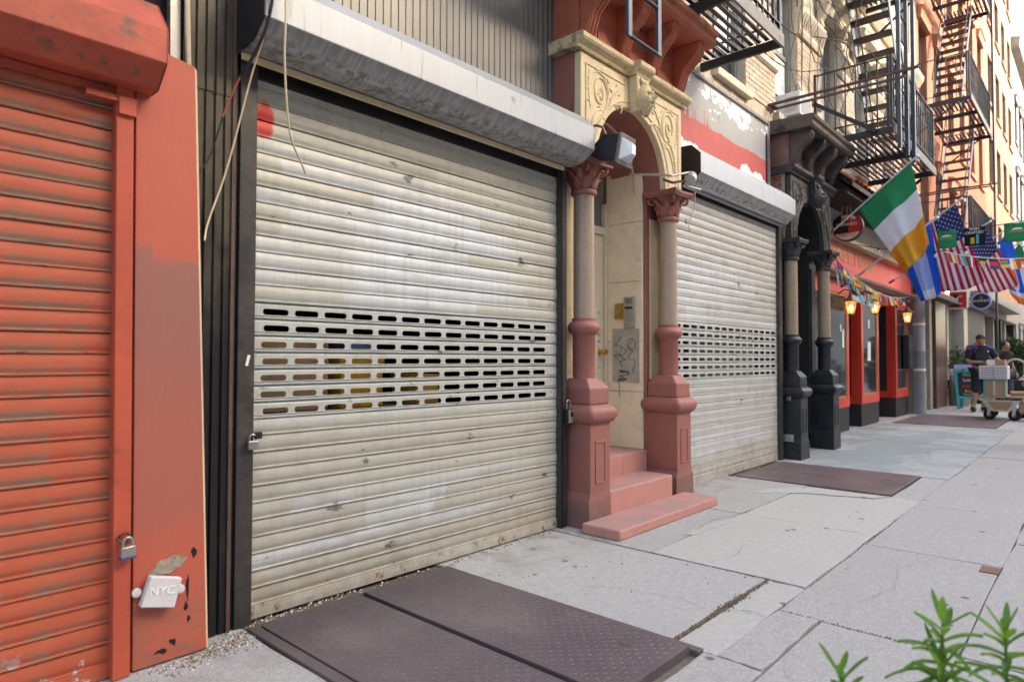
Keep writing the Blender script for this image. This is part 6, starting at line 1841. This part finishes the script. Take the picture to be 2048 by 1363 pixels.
def person(label, pos, face_dir, J, shirt, legs, skin, hairm, scale=1.0, cap=None, accent=None, socks=None, long_sleeve=False, long_legs=False, head_turn=0.0, holds=None):
    t = thing('person', label, 'person', pos)
    F_ = Vector((face_dir[0], face_dir[1], 0)).normalized(); L_ = Vector((-F_.y, F_.x, 0)); P0 = Vector(pos)
    w = lambda p: P0 + (L_*p[0] + F_*p[1] + Vector((0, 0, p[2])))*scale
    base = {'pelvis': (0, 0, .95), 'spine': (0, .01, 1.12), 'chest': (0, .0, 1.32), 'neckb': (0, -.01, 1.45), 'neck': (0, .01, 1.53), 'head': (0, .03, 1.61), 'top': (0, .025, 1.69),
            'shL': (.175, 0, 1.42), 'shR': (-.175, 0, 1.42), 'elL': (.24, -.03, 1.14), 'elR': (-.24, -.03, 1.14), 'wrL': (.25, .08, .92), 'wrR': (-.25, .08, .92),
            'hiL': (.095, 0, .90), 'hiR': (-.095, 0, .90), 'knL': (.11, .03, .50), 'knR': (-.11, .03, .50), 'anL': (.11, 0, .09), 'anR': (-.11, 0, .09), 'toL': (.12, .13, .045), 'toR': (-.12, .13, .045)}
    base.update(J)
    rad = {'pelvis': (.15, .115), 'spine': (.155, .12), 'chest': (.165, .125), 'neckb': (.085, .075), 'neck': (.055, .055), 'head': (.078, .095), 'top': (.070, .085),
           'shL': (.068, .07), 'shR': (.068, .07), 'elL': (.047, .047), 'elR': (.047, .047), 'wrL': (.03, .03), 'wrR': (.03, .03), 'hiL': (.098, .1), 'hiR': (.098, .1),
           'knL': (.062, .062), 'knR': (.062, .062), 'anL': (.042, .045), 'anR': (.042, .045), 'toL': (.042, .035), 'toR': (.042, .035)}
    E_ = [('pelvis', 'spine'), ('spine', 'chest'), ('chest', 'neckb'), ('neckb', 'neck'), ('neck', 'head'), ('head', 'top'), ('neckb', 'shL'), ('neckb', 'shR'), ('shL', 'elL'), ('shR', 'elR'), ('elL', 'wrL'), ('elR', 'wrR'),
          ('pelvis', 'hiL'), ('pelvis', 'hiR'), ('hiL', 'knL'), ('hiR', 'knR'), ('knL', 'anL'), ('knR', 'anR'), ('anL', 'toL'), ('anR', 'toR')]
    def skinned(name, names, edges, grow, m, extra=None, root='pelvis'):
        pts = dict(base)
        if extra: pts.update(extra)
        me = bpy.data.meshes.new(name)
        idx = {n_: i for i, n_ in enumerate(names)}
        c = w(pts[root])
        me.from_pydata([tuple(w(pts[n_]) - c) for n_ in names], [(idx[a], idx[b_]) for a, b_ in edges], [])
        me.materials.append(m)
        o = bpy.data.objects.new(name, me); COL.objects.link(o); place(o, c, t)
        sk = o.modifiers.new('skin', 'SKIN'); sk.use_smooth_shade = True
        for n_, i in idx.items():
            r_ = rad.get(n_, (.08, .08)); g_ = grow.get(n_, grow.get('*', 0)) if isinstance(grow, dict) else grow
            me.skin_vertices[0].data[i].radius = ((r_[0]+g_)*scale, (r_[1]+g_)*scale)
            me.skin_vertices[0].data[i].use_root = (n_ == root)
        sb = o.modifiers.new('sub', 'SUBSURF'); sb.levels = 2; sb.render_levels = 2
        return o
    names = list(base.keys())
    body = skinned('body', names, E_, 0, skin)
    mid = lambda a, b_, u: tuple(base[a][i]*(1-u)+base[b_][i]*u for i in range(3))
    su = .95 if long_sleeve else .62
    ex = {}
    if long_sleeve:
        ex = {'cuL': mid('elL', 'wrL', .9), 'cuR': mid('elR', 'wrR', .9)}; rad['cuL'] = rad['cuR'] = (.032, .032)
        nm = ['pelvis', 'spine', 'chest', 'neckb', 'shL', 'shR', 'elL', 'elR', 'cuL', 'cuR']; ee = [('pelvis', 'spine'), ('spine', 'chest'), ('chest', 'neckb'), ('neckb', 'shL'), ('neckb', 'shR'), ('shL', 'elL'), ('shR', 'elR'), ('elL', 'cuL'), ('elR', 'cuR')]
    else:
        ex = {'cuL': mid('shL', 'elL', .85), 'cuR': mid('shR', 'elR', .85)}; rad['cuL'] = rad['cuR'] = (.062, .062)
        nm = ['pelvis', 'spine', 'chest', 'neckb', 'shL', 'shR', 'cuL', 'cuR']; ee = [('pelvis', 'spine'), ('spine', 'chest'), ('chest', 'neckb'), ('neckb', 'shL'), ('neckb', 'shR'), ('shL', 'cuL'), ('shR', 'cuR')]
    shirt_o = skinned('shirt', nm, ee, {'*': .016, 'pelvis': .03, 'spine': .03, 'neckb': .006}, shirt, ex, 'chest')
    u = .93 if long_legs else 1.0
    if long_legs:
        ex = {'heL': mid('knL', 'anL', .92), 'heR': mid('knR', 'anR', .92)}; rad['heL'] = rad['heR'] = (.055, .055)
        nm = ['pelvis', 'hiL', 'hiR', 'knL', 'knR', 'heL', 'heR']; ee = [('pelvis', 'hiL'), ('pelvis', 'hiR'), ('hiL', 'knL'), ('hiR', 'knR'), ('knL', 'heL'), ('knR', 'heR')]
    else:
        ex = {'heL': mid('knL', 'anL', .18), 'heR': mid('knR', 'anR', .18)}; rad['heL'] = rad['heR'] = (.085, .085)
        nm = ['pelvis', 'hiL', 'hiR', 'knL', 'knR', 'heL', 'heR']; ee = [('pelvis', 'hiL'), ('pelvis', 'hiR'), ('hiL', 'knL'), ('hiR', 'knR'), ('knL', 'heL'), ('knR', 'heR')]
    skinned('trousers' if long_legs else 'shorts', nm, ee, {'*': .022, 'knL': .03, 'knR': .03, 'heL': .008, 'heR': .008}, legs, ex)
    # head details turned by head_turn
    hc = Vector(base['head'])
    ct, st_ = math.cos(head_turn), math.sin(head_turn)
    hw = lambda p: w((hc.x + p[0]*ct - p[1]*st_, hc.y + p[0]*st_ + p[1]*ct, hc.z + p[2]))
    def hball(name, p, r_, m, squash=(1, 1, 1)):
        b = MB().ball((0, 0, 0), r_*squash[0], r_*squash[1], r_*squash[2], 12, 8)
        M4 = Matrix.Identity(4)
        lx = (L_*ct + F_*st_); ly = (F_*ct - L_*st_)
        M4 = Matrix(((lx.x, ly.x, 0, 0), (lx.y, ly.y, 0, 0), (0, 0, 1, 0), (0, 0, 0, 1)))
        b.xf(Matrix.Translation(hw(p)) @ M4 @ Matrix.Scale(scale, 4))
        return b.build(name, m, t, smooth=True)
    hball('face', (0, .012, .0), .1, skin, (.80, .93, 1.2))
    hball('hair', (0, -.022, .035), .1, hairm, (.92, 1.0, 1.08))
    hball('nose', (0, .108, -.015), .017, skin, (.8, 1, 1.4))
    for s_ in (-1, 1):
        hball('ear', (s_*.082, -.005, -.01), .024, skin, (.4, .8, 1.25))
        hball('eye', (s_*.032, .094, .018), .0095, mt['hair'], (1.2, .6, .7))
        hball('eyebrow', (s_*.032, .094, .038), .014, hairm, (1.3, .5, .3))
    hball('mouth', (0, .088, -.062), .02, mt['chalkred'], (1.2, .5, .3))
    if cap:
        hball('cap', (0, -.01, .055), .1, cap, (.95, 1.05, .85))
        hball('cap_brim', (0, .085, .062), .07, cap, (1.0, 1.0, .12))
    if accent:
        for s_ in (-1, 1):
            p = w((s_*.135, .035, 1.44))
            MB().ball(p, .075*scale, .075*scale, .062*scale, 12, 8).build('shoulder_patch', accent, t, smooth=True)
        for q in range(1):
            p = w((.09, .155, 1.36)); MB().ball(p, .028, .028, .012).build('chest_logo', mt['white'], t)
    # shoes, socks, hands
    for s_ in 'LR':
        an, to = Vector(base['an'+s_]), Vector(base['to'+s_])
        MB().tube([w(an+Vector((0, -.05, -.035))), w(an+Vector((0, -.01, -.02))), w(to*.55+an*.45+Vector((0, 0, -.008))), w(to), w(to+(to-an)*.3+Vector((0, 0, .005)))], [.045*scale, .056*scale, .055*scale, .046*scale, .026*scale], 10).build('shoe', mt['hair'], t, smooth=True)
        MB().box(-.05*scale, .05*scale, -.07*scale, .17*scale, 0, .02*scale).xf(Matrix.Translation(w((base['an'+s_][0], base['an'+s_][1], 0))) @ Matrix(((L_.x, F_.x, 0, 0), (L_.y, F_.y, 0, 0), (0, 0, 1, 0), (0, 0, 0, 1)))).build('shoe_sole', mt['white'], t, bevel=.01)
        if socks:
            MB().tube([w(an+Vector((0, 0, .01))), w(an+Vector((0, 0, .1)))], .05*scale, 10).build('sock', socks, t, smooth=True)
        wr_, el = Vector(base['wr'+s_]), Vector(base['el'+s_])
        d = (wr_-el).normalized(); side = d.cross(Vector((0, 0, 1)))
        if side.length < .1: side = Vector((0, 1, 0))
        side.normalize(); nrm = side.cross(d)
        palm = MB().tube([w(wr_), w(wr_+d*.05), w(wr_+d*.09)], [.028*scale, .036*scale, .034*scale], 8)
        for k in range(4):
            o_ = side*(-.027+.018*k); ln = (.065, .075, .07, .055)[k]
            palm.tube([w(wr_+d*.085+o_), w(wr_+d*(.085+ln*.5)+o_-nrm*.006), w(wr_+d*(.085+ln*.8)+o_-nrm*.03)], [.0095*scale, .009*scale, .007*scale], 6)
        palm.tube([w(wr_+d*.03+side*.03*(1 if s_ == 'L' else -1)), w(wr_+d*.065+side*.052*(1 if s_ == 'L' else -1)-nrm*.012), w(wr_+d*.095+side*.045*(1 if s_ == 'L' else -1)-nrm*.02)], [.011*scale, .010*scale, .008*scale], 6)
        palm.build('hand', skin, t, smooth=True)
    return t, w
man, wm = person('man in black cap and dark shirt with purple shoulders standing behind the loaded cart', (18.35, 2.16, 0), (-.86, -.5),
    {'elR': (-.27, .02, 1.13), 'wrR': (-.10, .27, 1.12), 'shR': (-.20, 0, 1.41), 'shL': (.20, 0, 1.41), 'elL': (.30, .10, 1.16), 'wrL': (.30, .34, 1.13), 'knR': (-.13, .06, .50), 'anR': (-.15, -.02, .09), 'toR': (-.19, .11, .045), 'knL': (.12, -.02, .5), 'anL': (.13, -.18, .09), 'toL': (.16, -.06, .045)},
    mt['navy'], mt['shorts'], mt['skin'], mt['hair'], 1.02, cap=mt['hair'], accent=mt['purple'], socks=mt['lime'], head_turn=.35)
ph = MB().box(-.035, .035, -.006, .006, -.065, .065).xf(Matrix.Translation(wm((-.06, .36, 1.17))) @ Matrix.Rotation(R(30), 4, 'Z') @ Matrix.Rotation(R(35), 4, 'X')).build('phone', mt['signblack'], bevel=.004)
tag(ph, 'black phone held in the right hand of the capped man', 'phone')
mt['skin'] = mt['skin']
person('person with dark hair standing behind the capped man', (20.6, 1.92, 0), (-.6, -.8), {}, mt['hair'], mt['jeans'], mt['skin'], mt['hair'], .95, long_legs=True)
person('grey haired person in navy tee seen past the rounded shrub', (27.5, 1.75, 0), (.3, -.95), {}, mt['bluecloth'], mt['jeans'], mt['skin2'], mt['greyhair'], .98, long_legs=True)
person('person in dark blue top walking beyond the cart', (30.5, 1.72, 0), (-.9, -.4), {}, mt['bluecloth'], mt['jeans'], mt['skin'], mt['hair'], .95, long_legs=True)
person('person in lilac shirt and dark trousers walking on the sidewalk', (11.6, .55, 0), (.9, .1), {'elL': (.27, -.02, 1.14), 'wrL': (.28, .08, .93)}, mt['lilac'], mt['jeans'], mt['skin'], mt['hair'], 1.0, long_sleeve=True, long_legs=True)

# ================================================================ LOADED CART
cart = thing('platform_cart', 'grey platform cart on rubber wheels loaded with boxes', 'cart', (16.5, 1.55, 0))
MB().box(16.05, 17.0, 1.20, 1.95, .44, .48).build('deck', mt['cardboard'], cart, bevel=.006)
for y in (1.22, 1.91):
    MB().box(16.03, 17.02, y-.02, y+.02, .38, .435).build('side_rail', mt['alu'], cart, bevel=.004)
MB().prism([(1.25, .40), (1.90, .40), (1.72, .18), (1.43, .18)], 'x', 16.03, 16.06).build('apron', mt['alu'], cart)
MB().prism([(1.36, .37), (1.79, .37), (1.68, .21), (1.47, .21)], 'x', 16.022, 16.029).build('apron_panel', mt['cardboard'], cart)
for (x, y) in ((16.08, 1.76), (16.05, 1.36), (16.95, 1.80), (16.95, 1.32)):
    wh = MB().lathe(0, 0, [(.05, -.022), (.105, -.020), (.112, 0), (.105, .020), (.05, .022)], 20).xf(Matrix.Translation((x, y, .112)) @ Matrix.Rotation(R(70), 4, 'Z') @ Matrix.Rotation(R(90), 4, 'X')).build('wheel', mt['hair'], cart, smooth=True)
    MB().lathe(0, 0, [(.045, -.026), (.045, .026)], 14).xf(Matrix.Translation((x, y, .112)) @ Matrix.Rotation(R(70), 4, 'Z') @ Matrix.Rotation(R(90), 4, 'X')).build('rim', mt['steel'], wh)
    MB().prism([(-.035, .10), (.035, .10), (.03, .38), (-.03, .38)], 'x', x-.03, x+.03).xf(Matrix.Translation((0, y, 0))).build('fork', mt['alu'], cart)
for y in (1.25, 1.80):
    pass
hd_ = [(16.98, 1.24, .48), (16.98, 1.24, 1.05)] + [(16.98, 1.24+.33*(1-math.cos(math.pi*i/8))*.5, 1.05+.16*math.sin(math.pi*i/8)) for i in range(1, 8)] + [(16.98, 1.57, 1.05), (16.98, 1.57, .48)]
MB().tube(hd_, .02, 8).build('push_handle', mt['creamwood'], cart, smooth=True)
def carton(label, x0, x1, y0, y1, z0, z1, m, tape, txt=None):
    t = thing('carton', label, 'box', ((x0+x1)/2, (y0+y1)/2, z0))
    MB().box(x0, x1, y0, y1, z0, z1).build('body', mt[m], t, bevel=.004)
    if tape:
        MB().box(x0-.003, x0-.001, (y0+y1)/2-.02, (y0+y1)/2+.02, z0+.002, z1-.002).build('tape', mt['alu'], t)
    return t
bigb = carton('brown carton edged with green tape standing on the cart deck', 16.12, 16.5, 1.50, 1.86, .482, .81, 'cardboard', True)
for (a, b_, z0, z1) in ((1.50, 1.53, .482, .81), (1.83, 1.86, .482, .81), (1.531, 1.829, .78, .81)):
    MB().box(16.114, 16.119, a, b_, z0+.002, z1-.002).build('edge_tape', mt['teal'], bigb)
pb_ = carton('white printed carton on top of the green taped carton', 16.08, 16.5, 1.46, 1.92, .814, 1.08, 'boxw', True)
random.seed(14)
pr2 = MB()
for r_ in range(5):
    y = 1.48
    while y < 1.88:
        w_ = random.uniform(.02, .06); pr2.box(16.076, 16.079, y, min(y+w_, 1.9), .84+r_*.045, .858+r_*.045); y += w_+.014
pr2.build('print', mt['sash'], pb_)
fl = carton('small brown carton with white label topmost on the cart', 16.12, 16.45, 1.50, 1.80, 1.084, 1.20, 'cardboard', False)
MB().box(16.113, 16.119, 1.66, 1.79, 1.09, 1.195).build('label_paper', mt['white'], fl)
tb_ = MB().tube([(16.3, 1.44, .53), (16.6, .55, .53)], .048, 14).build('cardboard_tube', mt['cardboard'], smooth=True)
tag(tb_, 'long cardboard tube lying across the cart deck', 'tube')
lowb = carton('flat orange brown carton lying beside the cart wheels', 16.1, 16.5, .95, 1.30, .15, .42, 'cardboard', False)

# ================================================================ FOREGROUND PLANTS in the tree pit
def leafmat():
    n = N('fresh_green_leaf')
    oi = n.t.nodes.new('ShaderNodeObjectInfo')
    c = n.mix(oi.outputs['Random'], (.035, .12, .03), (.15, .30, .04))
    c = n.mix(n.math('MULTIPLY', n.step(n.noise(55, 4, .7), .5, .7), .5), c, (.05, .13, .02))
    n.b.inputs['Subsurface Weight'].default_value = 0
    n.out(c, .45, 0, .4)
    tr = n.t.nodes.new('ShaderNodeBsdfTranslucent'); tr.inputs[0].default_value = (.20, .42, .03, 1)
    mx = n.t.nodes.new('ShaderNodeMixShader'); mx.inputs[0].default_value = .4
    o_ = [q for q in n.t.nodes if q.type == 'OUTPUT_MATERIAL'][0]
    n.t.links.new(n.b.outputs[0], mx.inputs[1]); n.t.links.new(tr.outputs[0], mx.inputs[2]); n.t.links.new(mx.outputs[0], o_.inputs[0])
    return n.m
mt['leaf'] = leafmat()
mt['leafold'] = mat('deep_green_leaf', (.03, .11, .025), .45, 0, .3, 25, .05)
mt['stem'] = mat('green_stem', (.09, .17, .04), .6, 0, .2, 20, .05)
def plant(tipx, tipy, tipz, bx, by, label, seed, n_=30, L0=.115):
    random.seed(seed)
    t = thing('leafy_plant', label, 'plant', (bx, by, 0), 'green plants in the tree pit')
    A = Vector((bx, by, -.01)); B = Vector((tipx, tipy, tipz))
    MB().tube([A.lerp(B, i/6) + Vector((.012*math.sin(i*1.1+seed), .01*math.cos(i), 0))*(1 if 0 < i < 6 else 0) for i in range(7)], [.007-.0007*i for i in range(7)], 6).build('stem', mt['stem'], t, smooth=True)
    for k in range(n_):
        u = .5 + .5*(k+.5)/n_
        p = A.lerp(B, u)
        top = (u-.5)/.5
        az = k*2.4 + random.uniform(-.3, .3)
        el = R(-5 + 65*top**5 + 12*top + random.uniform(-12, 12))
        L = L0*(1 - .3*top**3)*random.uniform(.8, 1.15); wd = .0095*random.uniform(.85, 1.2)*(1-.2*top)
        d = Vector((math.cos(az)*math.cos(el), math.sin(az)*math.cos(el), math.sin(el)))
        sd_ = d.cross(Vector((0, 0, 1))).normalized()
        droop = (.05 + .06*random.random())*(1-top**2)
        def f(s_, v):
            w_ = wd*math.sin(math.pi*min(1, v*.93+.05))**.8
            return p + d*L*v + sd_*w_*(2*s_-1) + Vector((0, 0, -droop*v*v + .006*abs(2*s_-1)))
        MB().grid(f, 2, 7).build('leaf', mt['leaf'] if top > .45 or random.random() < .35 else mt['leafold'], t, smooth=True, ang=80)
plant(1.729, .28, .615, 1.80, .30, 'tall leafy green plant in the planting bed with narrow leaves', 2, 52)
plant(1.823, .178, .595, 1.90, .16, 'leafy plant in the planting bed growing furthest from the shutters', 5, 50)
plant(1.578, .451, .50, 1.70, .40, 'short leafy plant in the planting bed growing closest to the shutters', 9, 34, .105)
plant(1.70, .28, .53, 1.78, .22, 'bushy lower plant crowded between two taller leafy plants', 12, 46, .11)
plant(1.86, .10, .52, 1.95, .05, 'low plant in the planting bed half hidden behind a taller one', 15, 34, .105)

# ================================================================ ACROSS THE STREET: unseen block, added and sized to keep this sidewalk in shade
mt['opp'] = mat('opposite_brick', (.50, .42, .35), .85, 0, .15, 2, .2)  # pale brick, so the wall bounces light back at the shop fronts
op = thing('opposite_shade_block', 'unseen brown brick block across the street, added to shade the sidewalk', 'building', (30, -22, 0))
MB().box(-70, 140, -32, -18.0, -.15, 17.3).build('wall', mt['opp'], op)
MB().box(-70, 140, -18.4, -17.6, 17.3, 17.8).build('parapet', mt['stonegrey'], op)
wm_ = MB().box(-.55, .55, -.03, .05, 0, 1.7).mesh('window', mt['glass'])
sm_ = MB().box(-.65, .65, -.03, .12, -.12, 0).mesh('sill', mt['stonegrey'])
for k in range(4):
    for i in range(40):
        inst(wm_, 'window', (-38 + i*3.0, -18.0, 1.4 + k*3.2), op)
for k in range(4):
    inst(sm_, 'sill', (4, -18.0, 1.4 + k*3.2), op)
# dark recess of the black doorway
MB().box(8.06, 9.55, 3.46, 3.5, 0, 3.45).build('recess_back', mt['soffit'], p2)
MB().box(8.26, 8.288, 3.345, 3.459, 0, 3.3).build('recess_side', mt['soffit'], p2)
MB().box(9.30, 9.33, 3.345, 3.459, 0, 3.3).build('recess_side', mt['soffit'], p2)
MB().box(9.29, 9.299, 2.995, 3.45, .02, 2.66).build('recess_lining', mt['soffit'], p2)
MB().box(8.289, 9.289, 2.99, 3.455, 0, .06).build('threshold', mt['plinth'], p2)
